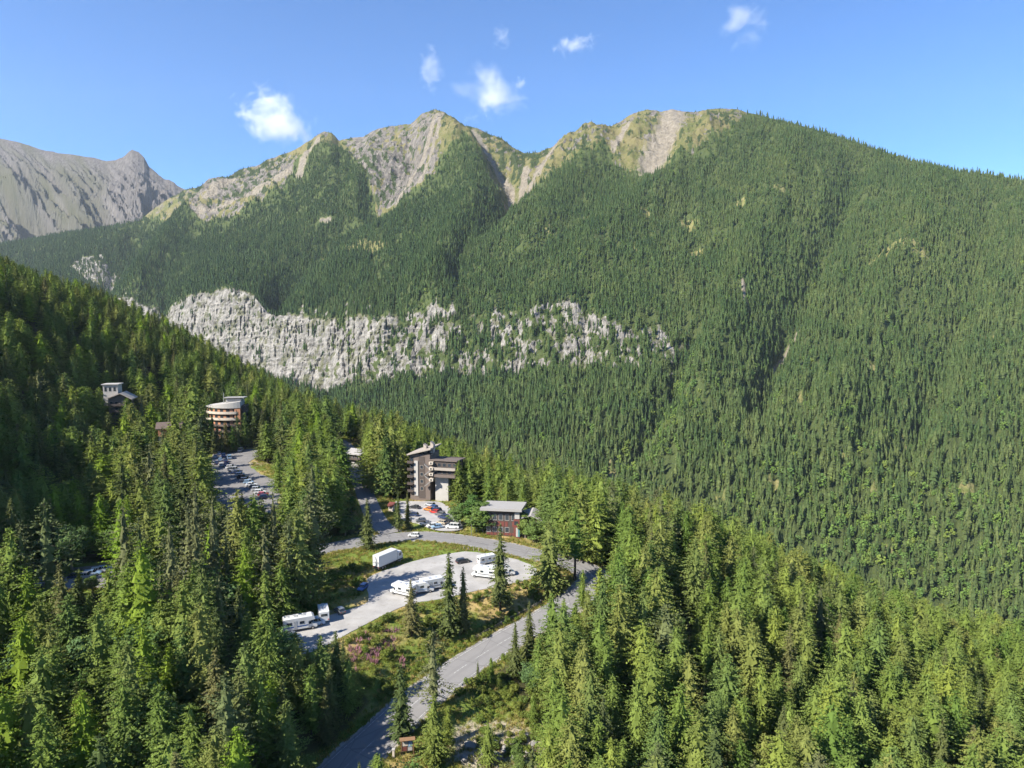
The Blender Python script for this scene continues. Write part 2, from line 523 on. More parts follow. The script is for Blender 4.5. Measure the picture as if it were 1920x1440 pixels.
def asphalt(name, base, tracks=True):
    t = NT(name)
    co = t.coords('Object')
    n = t.noise(.35, co, 6, .65); f = t.noise(9, co, 3, .7)
    c = t.mix(n, tuple(v * .82 for v in base), tuple(v * 1.16 for v in base))
    c = t.mix(t.math('MULTIPLY', f, .4), c, tuple(v * .75 for v in base))
    if tracks:
        a = t.math('ABSOLUTE', t.attr('across'))
        w = t.n('ShaderNodeMath', operation='SINE'); t.t.links.new(t.math('MULTIPLY', a, 9.5), w.inputs[0])
        c = t.mix(t.math('MULTIPLY', t.step(w.outputs[0], .2, 1.0), .35), c, tuple(v * .72 for v in base))
        # cracks sealed with tar
        vo = t.n('ShaderNodeTexVoronoi', feature='DISTANCE_TO_EDGE'); vo.inputs['Scale'].default_value = .09
        t.t.links.new(co, vo.inputs['Vector'])
        c = t.mix(t.math('MULTIPLY', t.math('SUBTRACT', 1.0, t.step(vo.outputs[0], .004, .012)), .5), c, tuple(v * .5 for v in base))
    return t.principled(c, .88, f, .25, .02, spec=.25)

def gravel(name, a, b, stain):
    t = NT(name)
    co = t.coords('Object')
    n = t.noise(.16, co, 6, .62); f = t.noise(5, co, 4, .75); g = t.noise(.6, co, 5, .7)
    c = t.mix(t.step(n, .3, .7), a, b)
    c = t.mix(t.math('MULTIPLY', t.step(g, .5, .72), .45), c, stain)
    c = t.mix(t.math('MULTIPLY', f, .35), c, tuple(v * .7 for v in a))
    return t.principled(c, .95, f, .4, .04, spec=.15)

M_road = asphalt('sun bleached asphalt', (.195, .189, .184))
M_road2 = asphalt('side road asphalt', (.205, .197, .19))
M_shoulder = gravel('dusty gravel shoulder', (.26, .24, .21), (.36, .335, .295), (.20, .175, .13))
_wl = 5.3 + .9 * fbm(road_main[:, 0] / 5, road_main[:, 1] / 5, 3, 301); _wr = 5.3 + .9 * fbm(road_main[:, 0] / 5, road_main[:, 1] / 5, 3, 302)
tag(strip('road_shoulder', road_main, _wl, _wr, -.06, M_shoulder, .2, .01), 'pale gravel shoulders of the asphalt road', None, None, 'structure')
tag(strip('road', road_main, 4.6, 4.6, .02, M_road), 'grey asphalt road winding through the hairpin below the car park', None, None, 'structure')
tag(strip('side_road', road_branch[1:], 3.7, 3.7, .045, M_road2), 'side road climbing past the apartment block', None, None, 'structure')

M_gravel = gravel('pale gravel', (.27, .26, .245), (.38, .367, .347), (.205, .18, .145))
M_lot = gravel('dusty car park asphalt', (.15, .145, .145), (.21, .20, .19), (.27, .235, .18))
M_pave = gravel('pale paving', (.28, .27, .26), (.37, .36, .35), (.21, .20, .19))

def lot(name, poly, z, mat, label):
    """sheet with a ragged rim, dense enough to sit on the levelled ground"""
    rim = smooth_line(list(poly) + [poly[0]], 1.2)[:-1]
    rim[:, :2] += (fbm(rim[:, 0] / 4, rim[:, 1] / 4, 3, 5) * .9)[:, None] * np.array([1, .6])
    mb = MB()
    mb.slab([(p[0], p[1], z) for p in rim], .3)
    o = mb.build(name, mat)
    bm = bmesh.new(); bm.from_mesh(o.data); bmesh.ops.triangulate(bm, faces=[f for f in bm.faces if len(f.verts) > 4]); bm.to_mesh(o.data); bm.free()
    tag(o, label, None, None, 'structure')
    return o
lot('gravel_car_park', lot_low, .035, M_gravel, 'pale gravel car park inside the hairpin bend')
lot('upper_car_park', lot_up, 10.02, M_lot, 'shaded asphalt car park among the trees below the terracotta building')
lot('paved_car_park', lot_mid, .66, M_pave, 'pale paved car park below the apartment block')
lot('shaded_car_park', lot_left, 5.62, M_lot, 'dark car park in the shade of the forest')

# painted lines of the main road: edge lines and a dashed centre line, each a sheet above the asphalt
def line_strip(name, line, off, w, i0, i1, mat, parent):
    d = np.gradient(line[:, :2], axis=0); d /= np.linalg.norm(d, axis=1)[:, None]
    nrm = np.stack([-d[:, 1], d[:, 0]], 1)
    seg = line[i0:i1]; nn = nrm[i0:i1]
    cz = .02 + .06 * (1 - abs(off) / 4.6) + .006
    a = seg.copy(); a[:, :2] += nn * (off + w / 2); a[:, 2] += cz
    b = seg.copy(); b[:, :2] += nn * (off - w / 2); b[:, 2] += cz
    v = np.stack([a, b], 1)
    return mesh_obj(name, np_mesh(name, v.reshape(-1, 3), grid_quads(len(seg), 2)[:, ::-1]), mat, parent)
tw = NT('worn white road paint')
wn_ = tw.noise(2.2, tw.coords('Object'), 5, .7)
M_paint = tw.principled(tw.mix(tw.step(wn_, .38, .60), (.40, .40, .385), (.19, .186, .182)), .8)
road_ob = bpy.data.objects['road']
nl = len(road_main)
for off in (3.95, -3.95):
    line_strip('edge_line', road_main, off, .14, 4, nl - 40, M_paint, road_ob)
for k in range(6, nl - 45, 5):
    line_strip('centre_dash', road_main, 0.0, .16, k, k + 4, M_paint, road_ob)
# ================================================================== MOUNTAINS
def curve(table, cols): t = np.array(table, float); return [np.interp(cols, t[:, 0], t[:, k]) for k in range(1, t.shape[1])]

def smooth1(a, w):
    k = np.exp(-np.linspace(-2, 2, 2 * w + 1) ** 2); k /= k.sum()
    return np.convolve(np.pad(a, w, mode='edge'), k, 'valid')

cols = np.concatenate([np.arange(-900, -60, 14), np.arange(-60, 1980, 2.6), np.arange(1980, 2900, 14)])
RIDGE = [(-900, 500), (-600, 480), (0, 458), (60, 450), (100, 441), (200, 426), (262, 414), (280, 398), (300, 382), (345, 357), (375, 350), (400, 338), (430, 330), (450, 318), (480, 312),
         (500, 300), (545, 285), (580, 264), (608, 246), (622, 250), (636, 264), (660, 258), (680, 256), (710, 240), (740, 236), (770, 232), (790, 214),
         (815, 205), (830, 208), (845, 217), (870, 235), (895, 241), (920, 252), (940, 258), (960, 276), (985, 287), (1000, 286), (1015, 284), (1032, 277), (1060, 258), (1080, 246), (1095, 237),
         (1115, 237), (1140, 241), (1165, 226), (1190, 211), (1215, 205), (1240, 208), (1262, 206), (1300, 211), (1320, 207), (1345, 203), (1380, 204), (1400, 211), (1440, 220), (1500, 235), (1560, 252), (1600, 265),
         (1650, 282), (1700, 299), (1750, 312), (1800, 322), (1860, 327), (1920, 341), (2300, 400), (2900, 500)]
RIDGE_D = [(-900, 3700), (0, 3600), (200, 3500), (345, 3300), (608, 2900), (815, 2800), (1000, 2600), (1200, 2450), (1380, 2350), (1920, 1950), (2900, 1600)]
MID = [(-900, 540, 3000), (0, 515, 3000), (200, 490, 2800), (400, 450, 2600), (600, 425, 2300), (815, 375, 2180), (965, 385, 2060), (1100, 345, 2060), (1200, 325, 2060), (1380, 350, 1880), (1700, 430, 1650), (1920, 455, 1580), (2900, 560, 1350)]
TOP = [(-900, 640, 2300), (0, 600, 2350), (150, 575, 2250), (200, 560, 2200), (260, 575, 2120), (310, 590, 2050), (330, 570, 2010), (400, 555, 1900), (440, 549, 1860), (480, 566, 1810), (540, 598, 1740), (600, 612, 1660), (660, 604, 1600), (700, 600, 1560), (780, 606, 1520),
       (850, 590, 1480), (930, 590, 1440), (1000, 586, 1400), (1060, 572, 1380), (1090, 575, 1370), (1150, 606, 1320), (1250, 622, 1300), (1320, 630, 1300), (1500, 625, 1330), (1700, 612, 1320), (1920, 600, 1300), (2900, 640, 1150)]
BOT = [(-900, 700, 2150), (0, 650, 2200), (150, 606, 2180), (200, 604, 2110), (300, 645, 1990), (400, 692, 1815), (500, 712, 1700), (600, 742, 1575), (700, 722, 1480), (850, 706, 1400), (900, 716, 1350), (1000, 704, 1310), (1150, 700, 1245), (1200, 704, 1220), (1300, 690, 1190), (1500, 700, 1180), (1920, 690, 1180), (2900, 720, 1050)]
LOW = [(-900, 760, 1700), (0, 700, 1800), (400, 750, 1600), (600, 786, 1420), (800, 785, 1220), (1000, 800, 1080), (1200, 822, 1000), (1500, 880, 900), (1920, 950, 900), (2900, 1000, 800)]
VAL = [(-900, 800, 1250), (0, 765, 1350), (400, 825, 1200), (600, 860, 1080), (800, 925, 960), (1000, 970, 850), (1200, 1055, 750), (1400, 1150, 680), (1600, 1250, 640), (1920, 1350, 600), (2900, 1500, 540)]

rows = []
def addrow(py, d, w=0):
    if w: py = smooth1(py, w); d = smooth1(d, w)
    a, b = ray(cols, py)
    rows.append(np.stack([a * d, d, CAMZ + b * d], 1))
vpy, vd = curve(VAL, cols)
addrow(np.minimum(vpy + 60, 1600), vd * .82, 20)
addrow(vpy, vd, 20)
addrow(*curve(LOW, cols), 20)
addrow(*curve(BOT, cols), 5)
addrow(*curve(TOP, cols), 5)
addrow(*curve(MID, cols), 18)
rpy = curve(RIDGE, cols)[0]; rd = smooth1(curve(RIDGE_D, cols)[0], 18)
rpy = rpy + 3.0 * fbm(cols / 18, cols * 0, 4, 77) * ss(1480, 1380, cols) + 1.0 * fbm(cols / 14, cols * 0 + 3, 3, 78)
addrow(rpy, rd)
rows = np.stack(rows)                      # feature rows x columns x 3
RN = [4, 26, 60, 60, 92, 112]              # mesh rows between feature rows
lines = []
feat = []
for i, n in enumerate(RN):
    a, b = rows[i], rows[i + 1]
    pa = rows[i - 1] if i > 0 else a; pb = rows[i + 2] if i + 2 < len(rows) else b
    for k in range(n):
        t = k / n
        lin = a + (b - a) * t
        if i in (1, 4, 5):                 # soften the kinks away from the cliff band
            m0 = (b - pa) / 2 if i != 4 else (b - a); m1 = (pb - a) / 2 if i < 5 else (b - a)
            h = (2 * t ** 3 - 3 * t ** 2 + 1) * a + (t ** 3 - 2 * t ** 2 + t) * m0 + (-2 * t ** 3 + 3 * t ** 2) * b + (t ** 3 - t ** 2) * m1
            lin = lin * .5 + h * .5
        lines.append(lin); feat.append(i + t)
ridge = rows[-1]
lines.append(ridge); feat.append(6.0)
for k, (dd, dz) in enumerate(((25, 8), (70, 35), (160, 110), (400, 330), (900, 460), (1800, 500))):
    p = ridge.copy(); s = 1 + dd / p[:, 1]
    p[:, 0] *= s; p[:, 1] *= s; p[:, 2] -= dz; lines.append(p); feat.append(6.1 + k * .1)
MV = np.stack(lines); feat = np.array(feat)
NR, NC = MV.shape[:2]
FE = np.repeat(feat[:, None], NC, 1)
PX0, PY0 = project(MV[..., 0], MV[..., 1], MV[..., 2])

# ---- relief: spurs and gullies of this particular mountain, then broken rock
def stroke(pts, w): d, _ = seg_dist(PX0, PY0 * 1.0, pts); return np.exp(-(d / w) ** 2)
up = np.zeros((NR, NC))
SP = [([(608, 248), (575, 300), (500, 385), (420, 440)], 30, 26), ([(650, 280), (690, 345), (700, 380)], 18, -16),
      ([(815, 208), (850, 270), (875, 320), (890, 400), (850, 480), (800, 560)], 38, 66),
      ([(770, 300), (720, 370), (640, 430), (560, 500), (520, 560)], 26, -58),
      ([(905, 255), (940, 320), (968, 375), (930, 410), (880, 450), (850, 520)], 24, -58),
      ([(1095, 238), (1060, 300), (1010, 380), (960, 430)], 22, 40), ([(1125, 250), (1110, 310), (1040, 400), (980, 480)], 26, 45),
      ([(1250, 230), (1225, 310)], 30, -30), ([(1340, 210), (1300, 300), (1200, 400), (1100, 480)], 30, 35),
      ([(350, 370), (280, 430), (220, 500), (180, 560)], 22, -62), ([(420, 350), (330, 450), (260, 540)], 22, 60),
      ([(560, 330), (610, 300), (650, 300)], 12, 22),
      ([(700, 250), (690, 320), (660, 380)], 18, 30),
      ([(1500, 240), (1450, 400), (1380, 560), (1330, 700)], 40, 40), ([(1620, 270), (1560, 430), (1480, 600), (1420, 760)], 28, -58),
      ([(1760, 330), (1700, 480), (1640, 640), (1560, 800)], 40, 35), ([(1860, 345), (1820, 520), (1760, 700), (1700, 860)], 34, -40),
      ([(1300, 640), (1250, 760), (1180, 860)], 22, -35), ([(1500, 590), (1455, 650)], 8, -4),
      ([(310, 560), (300, 660)], 12, -22), ([(375, 620), (370, 690)], 14, -18), ([(880, 585), (870, 720)], 12, -14), ([(1100, 570), (1098, 660)], 11, -18), ([(1010, 580), (985, 700)], 10, 20)]
for pts, w, amp in SP: up += amp * stroke(pts, w)
X, Y, Z = MV[..., 0], MV[..., 1], MV[..., 2]
ridge_fade = np.where(FE <= 6, ss(0, .42, 6 - FE), 0)
val_fade = ss(.8, 2.0, FE)
body = ss(2.9, 3.1, FE) * ss(4.1, 3.9, FE)          # the cliff band
rocky_hi = ss(5.0, 5.35, FE) * ss(1480, 1340, PX0)   # bare upper slopes
cols2 = np.repeat(cols[None], NR, 0)
# gullies run down the fall line: noise stretched along the columns
gul = fbm(cols2 / 46 + .6 * fbm(cols2 / 200, FE * 2, 2, 51), FE * .9, 4, 52, ridged=True)
gul2 = fbm(cols2 / 13, FE * 2.2, 3, 53, ridged=True)
up += (15 * gul + 4 * gul2) * val_fade
up += rocky_hi * (24 * fbm(X / 120, (Y + Z) / 120, 5, 61, ridged=True) + 9 * fbm(X / 30, (Y + Z) / 30, 4, 62, ridged=True))
Z = Z + up * ridge_fade * np.where(FE < 6, 1, 0)
def strata(z, p):
    f = z / p - np.floor(z / p)
    return np.where(f < .8, f / .8, (1 - f) / .2) - .5
# cliff buttresses push in and out towards the viewer rather than up
but = 13 * fbm(X / 120, Z / 400, 3, 71, ridged=True) + 4 * np.abs(fbm((X + .2 * Z) / 34, Z / 60, 4, 72)) ** .7 * 2 + 6 * strata(Z + 9 * fbm(X / 50, Z / 60, 3, 75) + .08 * X, 31.0) + 3.5 * strata(Z + 5 * fbm(X / 20, Z / 30, 3, 76) - .05 * X, 11.5) - 9 * np.clip(1 - np.abs(gnoise(X / 22 + .5 * fbm(X / 30, Z / 40, 3, 79), Z / 160, 77)) * 9, 0, 1) + 5.0 * fbm(X / 15, Z / 22, 4, 74)
cl_x = ss(140, 215, PX0) * ss(1330, 1180, PX0)
sh = -but * body * cl_x * (1 - .35 * ss(650, 1200, PX0))
Y = Y + sh; X = X * (Y / np.maximum(Y - sh, 1))
MV = np.stack([X, Y, Z], -1)
PXm, PYm = project(X, Y, Z)

# ---- what covers the slope: forest, bare rock, scree, grass (surface classes, not light)
TREELINE = [(-900, 430), (0, 430), (262, 410), (300, 402), (340, 405), (365, 432), (430, 428), (470, 402), (520, 382), (556, 330), (585, 300), (605, 282), (628, 280), (652, 300), (690, 340), (705, 372),
            (745, 374), (800, 350), (842, 312), (870, 302), (892, 314), (930, 360), (958, 388), (985, 392), (1012, 372), (1060, 342), (1100, 306), (1130, 302), (1170, 322), (1215, 324), (1250, 312), (1292, 306), (1322, 292),
            (1350, 268), (1385, 232), (1402, 204), (2900, 150)]
tl = np.interp(PX0, *np.array(TREELINE).T) + 24 * fbm(PX0 / 22, PY0 / 26, 4, 81) + 12 * fbm(PX0 / 6, PY0 / 9, 3, 82)
above = ss(4, -6, PY0 - tl) * (FE > 4.3)
def sm(pts, w, soft=.5):
    d, _ = seg_dist(PX0, PY0, pts); d = d + (w * .6 + 2) * fbm(PX0 / 7, PY0 / 11, 4, 83)
    return ss(w * 1.9, w * .2, d)
scree = np.zeros((NR, NC))
for pts, w in (([(826, 235), (796, 300), (770, 335), (744, 370)], 4.5), ([(832, 250), (808, 305), (786, 352)], 3), ([(888, 250), (925, 300), (955, 340), (968, 388)], 7), ([(985, 335), (972, 388)], 8), ([(1265, 214), (1245, 260), (1218, 318)], 22),
               ([(1088, 245), (1045, 300), (990, 365)], 4.5), ([(1052, 290), (1010, 350)], 5), ([(598, 262), (575, 320), (560, 350)], 5), ([(545, 345), (470, 385), (372, 426)], 4), ([(440, 352), (385, 405)], 4), ([(618, 408), (602, 414)], 2.5),
               ([(1508, 582), (1480, 615), (1454, 650)], 6), ([(1391, 572), (1397, 598)], 4), ([(1180, 240), (1150, 300)], 5)):
    scree = np.maximum(scree, sm(pts, w))
clear = np.zeros((NR, NC))
for cx, cy, rx, ry in ((665, 464, 70, 13), (1290, 424, 20, 12), (1308, 478, 14, 8), (1390, 392, 16, 9), (1685, 498, 66, 13), (1460, 390, 14, 7), (1145, 880, 12, 20), (1135, 915, 25, 8), (1240, 928, 20, 6), (1350, 942, 26, 7), (1450, 912, 12, 12),
                       (1700, 805, 8, 16), (1780, 810, 8, 14), (1580, 870, 10, 8), (1690, 880, 8, 12), (1810, 930, 16, 16), (1665, 1045, 10, 10), (1630, 720, 14, 7), (1560, 700, 8, 8), (1210, 420, 9, 6), (1100, 420, 8, 6), (1030, 455, 9, 6), (1195, 480, 9, 6), (175, 505, 36, 16), (1850, 640, 14, 8), (1500, 760, 6, 12), (1640, 930, 14, 7)):
    q = ((PX0 - cx) / rx) ** 2 + ((PY0 - cy) / ry) ** 2
    clear = np.maximum(clear, ss(1.3, .5, q + .7 * fbm(PX0 / 8, PY0 / 8, 3, 84)))
crag = ss(1.2, .5, ((PX0 - 178) / 44) ** 2 + ((PY0 - 505) / 19) ** 2 + 1.5 * fbm(PX0 / 9, PY0 / 9, 4, 93))
rockn = .6 * fbm(X / 75, (Y * .3 + Z) / 75, 4, 91) + .6 * fbm(X / 24, Z / 40, 4, 94); rockf = fbm(X / 15, Z / 22, 4, 92)
cov = np.interp(PX0, [150, 200, 560, 650, 760, 900, 1000, 1120, 1200, 1290, 1330], [.5, .92, .88, .72, .56, .42, .50, .50, .48, .34, -.5])
cliff = body * ss(-.15, .15, cov - .5 + .75 * rockn + .75 * rockf + .0) * (PX0 > 150) * (PX0 < 1340)
cliff = np.maximum(cliff, crag)
tops = ss(3.98, 4.02, FE) * ss(4.22, 4.04, FE) * ss(.0, .3, rockf + .3 * rockn - .1) * (PX0 > 190) * (PX0 < 700) * ss(430, 560, PY0)
cliff = np.maximum(cliff, .8 * tops)
# bare heights: crags through the turf
crag_hi = above * ss(.04, .24, rockn * .7 + .6 * rockf + .0 + .35 * sm([(690, 250), (700, 330), (740, 330)], 40) + .3 * sm([(800, 240), (790, 300), (760, 320)], 34) + .30 * sm([(380, 400), (470, 350), (540, 330)], 34) - .35 * sm([(560, 290), (650, 290)], 14) - .5 * sm([(860, 290), (905, 330)], 26) - .3 * sm([(1170, 270), (1200, 310)], 22) - .3 * sm([(1290, 280), (1270, 300)], 16))
shrub = above * ss(.06, .26, fbm(PX0 / 12, PY0 / 9, 4, 95) + .22 * sm([(880, 240), (950, 290), (1000, 290)], 26) + .25 * sm([(1000, 300), (980, 330)], 20) + .2 * sm([(610, 300), (680, 340)], 30) + .15 * sm([(1100, 300), (1070, 330)], 14) + .3 * sm([(350, 370), (480, 312), (520, 300)], 16) + .14 * sm([(420, 370), (500, 350)], 26) + .2 * sm([(1340, 230), (1380, 260)], 22) + .1 * sm([(760, 330), (700, 350)], 22) - .08) * (1 - scree)
edge_thin = .35 + .65 * ss(0, 46, PY0 - np.interp(PX0, *np.array(TREELINE).T) + 22 * fbm(PX0 / 14, PY0 / 12, 3, 86))
forest = np.clip(1 - above, 0, 1) * (1 - np.clip(cliff * 1.15, 0, 1)) * (1 - .93 * clear) * (1 - scree) * (FE < 6.05)
mt_me = np_mesh('mountain', MV.reshape(-1, 3), grid_quads(NR, NC), smooth=True)
_fl = (np.maximum(cliff, crag_hi) > .35)[:-1, :-1].ravel()
_sm = np.ones(len(mt_me.polygons), bool)
if len(_sm) == len(_fl): _sm[_fl] = False
mt_me.polygons.foreach_set('use_smooth', _sm)
for nm, v in (('forest', forest), ('scree', scree), ('cliff', np.maximum(cliff, crag_hi * .9)), ('limestone', cliff), ('above', above), ('shrub', shrub)): add_attr(mt_me, nm, v.ravel())

def mountain_mat(name, far=False):
    t = NT(name)
    co = t.coords('Object'); cz = t.coords('Object', (1, 1, .25))
    n1 = t.noise(.012, co, 8, .62); n2 = t.noise(.09, co, 6, .68); n3 = t.noise(.06, cz, 8, .74, .4); n4 = t.noise(.35, co, 4, .7)
    turf = t.mix(t.step(n1, .35, .65), (.095, .105, .034), (.165, .145, .064))
    turf = t.mix(t.math('MULTIPLY', t.step(n2, .5, .7), .6), turf, (.22, .18, .11))
    grey = t.mix(t.step(n3, .35, .68), (.085, .077, .068), (.22, .198, .172))
    lime = t.mix(t.step(n3, .32, .66), (.115, .108, .097), (.35, .33, .295))
    lime = t.mix(t.math('MULTIPLY', t.step(n2, .60, .72), .55), lime, (.25, .185, .10))
    strk = t.noise(.11, t.coords('Object', (1, 1, .10)), 6, .7); lime = t.mix(t.math('MULTIPLY', t.step(strk, .54, .68), .55), lime, (.075, .072, .066))
    lime = t.mix(t.math('MULTIPLY', t.step(n4, .60, .70), .6), lime, (.10, .10, .085))
    vo = t.n('ShaderNodeTexVoronoi', feature='DISTANCE_TO_EDGE'); vo.inputs['Scale'].default_value = .055; t.t.links.new(t.coords('Object', (1, 1, .45)), vo.inputs['Vector'])
    vo2 = t.n('ShaderNodeTexVoronoi', feature='DISTANCE_TO_EDGE'); vo2.inputs['Scale'].default_value = .16; t.t.links.new(t.coords('Object', (1, 1, .6)), vo2.inputs['Vector'])
    lime = t.mix(t.math('MULTIPLY', t.math('SUBTRACT', 1.0, t.step(vo.outputs[0], .0, .10)), t.step(n2, .42, .7)), lime, (.07, .065, .055))
    lime = t.mix(t.math('MULTIPLY', t.math('SUBTRACT', 1.0, t.step(vo2.outputs[0], .0, .12)), .35), lime, (.08, .075, .065))
    veg = t.noise(.035, t.coords('Object', (1, 1, .8)), 6, .68); lime = t.mix(t.math('MULTIPLY', t.step(veg, .52, .60), .8), lime, t.mix(n4, (.055, .068, .028), (.13, .125, .06)))
    scr = t.mix(t.step(n2, .3, .7), (.15, .13, .10), (.25, .22, .175))
    flo = t.mix(n2, (.045, .066, .022), (.085, .105, .036))
    mead = t.mix(t.step(n2, .3, .7), (.120, .140, .040), (.235, .205, .095))
    dark = t.mix(n2, (.030, .042, .020), (.060, .078, .030))
    if far:
        c = t.mix(t.attr('turf'), t.mix(t.step(n3, .3, .7), (.075, .068, .066), (.185, .168, .155)), t.mix(n1, (.070, .075, .040), (.115, .107, .066)))
        c = t.mix(t.attr('scree'), c, t.mix(n2, (.16, .143, .128), (.23, .21, .186)))
    else:
        c = t.mix(t.step(t.attr('above'), .3, .7), mead, turf)
        c = t.mix(t.step(t.attr('forest'), .3, .75), c, flo)
        c = t.mix(t.step(t.attr('cliff'), .3, .6), c, grey)
        c = t.mix(t.step(t.attr('limestone'), .3, .6), c, lime)
        c = t.mix(t.step(t.math('ADD', t.attr('scree'), t.math('MULTIPLY', t.math('SUBTRACT', n4, .5), .9)), .25, .8), c, scr)
        c = t.mix(t.step(t.attr('shrub'), .35, .6), c, dark)
    h = t.math('ADD', t.math('MULTIPLY', n3, 1.0), t.math('MULTIPLY', n4, .35))
    return t.principled(c, .95, h, .9, 7.0 if not far else 16.0, spec=.1)
mountain = mesh_obj('mountain', mt_me, mountain_mat('alpine slope'))
tag(mountain, 'forested mountain with pale cliff band and bare grassy summits', None, None, 'structure')

# ---- far massif on the left
fc = np.concatenate([np.arange(-900, -40, 12), np.arange(-40, 460, 2.2)])
FR = [(-900, 190), (-400, 215), (-100, 248), (0, 259), (40, 268), (75, 280), (110, 287), (150, 292), (185, 298), (200, 302), (216, 301), (228, 297), (236, 288), (248, 281), (258, 283), (270, 295), (278, 310), (290, 322), (300, 330), (318, 339), (330, 347), (350, 356), (460, 420)]
FRD = np.interp(fc, [-900, 0, 350, 460], [5000, 5200, 4800, 4600])
fr = np.interp(fc, *np.array(FR).T) + 3.4 * fbm(fc / 17, fc * 0, 4, 101) * (.5 + ss(190, 240, fc))
fl = []
NF = 150
for k in range(NF + 1):
    t_ = k / NF
    py = 560 + (fr - 560) * t_ ** .92
    d = 3900 + (FRD - 3900) * t_
    a, b = ray(fc, py); fl.append(np.stack([a * d, d, CAMZ + b * d], 1))
for dd, dz in ((60, 40), (200, 160), (700, 600), (1600, 1300)):
    p = fl[NF].copy(); p[:, :2] *= (1 + dd / p[:, 1])[:, None]; p[:, 2] -= dz; fl.append(p)
FV = np.stack(fl); TF = np.minimum(np.arange(len(fl)) / NF, 1.2)[:, None] + 0 * FV[..., 0]
fpx, fpy = project(FV[..., 0], FV[..., 1], FV[..., 2])
# ribs lean from upper left to lower right down the face
lean = fpx - (fpy - 300) * .75
fade = ss(0, .30, 1 - TF) * (TF <= 1)
fz = -150 + 210 * fbm(lean / 85, fpy / 170, 5, 111, ridged=True) + 80 * fbm(lean / 22, fpy / 60, 5, 112, ridged=True) + 30 * fbm(fpx / 11, fpy / 11, 4, 116, ridged=True) + 60 * (ss(195, 250, fpx) * ss(330, 285, fpx)) * fbm(fpx / 22, fpy / 30, 4, 113, ridged=True)
d_, _ = seg_dist(fpx, fpy, [(-40, 330), (30, 380), (85, 430)]); fz += -260 * np.exp(-(d_ / 24) ** 2)
d_, _ = seg_dist(fpx, fpy, [(-80, 300), (-10, 335), (50, 375)]); fz += 170 * np.exp(-(d_ / 16) ** 2)
FV[..., 2] += fz * fade
turf = np.clip(.55 + 1.2 * fbm(lean / 30, fpy / 120, 4, 114) - 1.1 * ss(190, 240, fpx) - .5 * ss(.75, 1.0, TF), 0, 1)
fscree = ss(.1, .35, fbm(lean / 16, fpy / 200, 4, 115)) * ss(.8, .5, TF) * .8
fm = np_mesh('far_mountain', FV.reshape(-1, 3), grid_quads(len(fl), len(fc)), smooth=False)
add_attr(fm, 'turf', turf.ravel()); add_attr(fm, 'scree', fscree.ravel())
far_mountain = mesh_obj('far_mountain', fm, mountain_mat('bare far massif', True))
tag(far_mountain, 'bare grey rocky massif far off on the left', None, None, 'structure')
# ================================================================== TREES
def sprays_to_mesh(name, base, tip, width, droop, tint, nrm_up):
    """each spray: a kite of two triangles folded along its axis. base, tip (n,3); width (n,); droop (n,)"""
    ax = tip - base
    L = np.linalg.norm(ax, axis=1)[:, None] + 1e-6
    side = np.cross(ax / L, nrm_up); side /= np.linalg.norm(side, axis=1)[:, None] + 1e-6
    nrm = np.cross(side, ax / L)
    mid = base + ax * .45
    l = mid + side * width[:, None] - nrm * droop[:, None]
    r = mid - side * width[:, None] - nrm * droop[:, None]
    n = len(base)
    v = np.stack([base, l, tip, r], 1).reshape(-1, 3)
    i = np.arange(n) * 4
    tris = np.concatenate([np.stack([i, i + 2, i + 1], 1), np.stack([i, i + 3, i + 2], 1)])
    me = np_mesh(name, v, tris=tris)
    add_attr(me, 'tint', np.repeat(tint, 4))
    return me

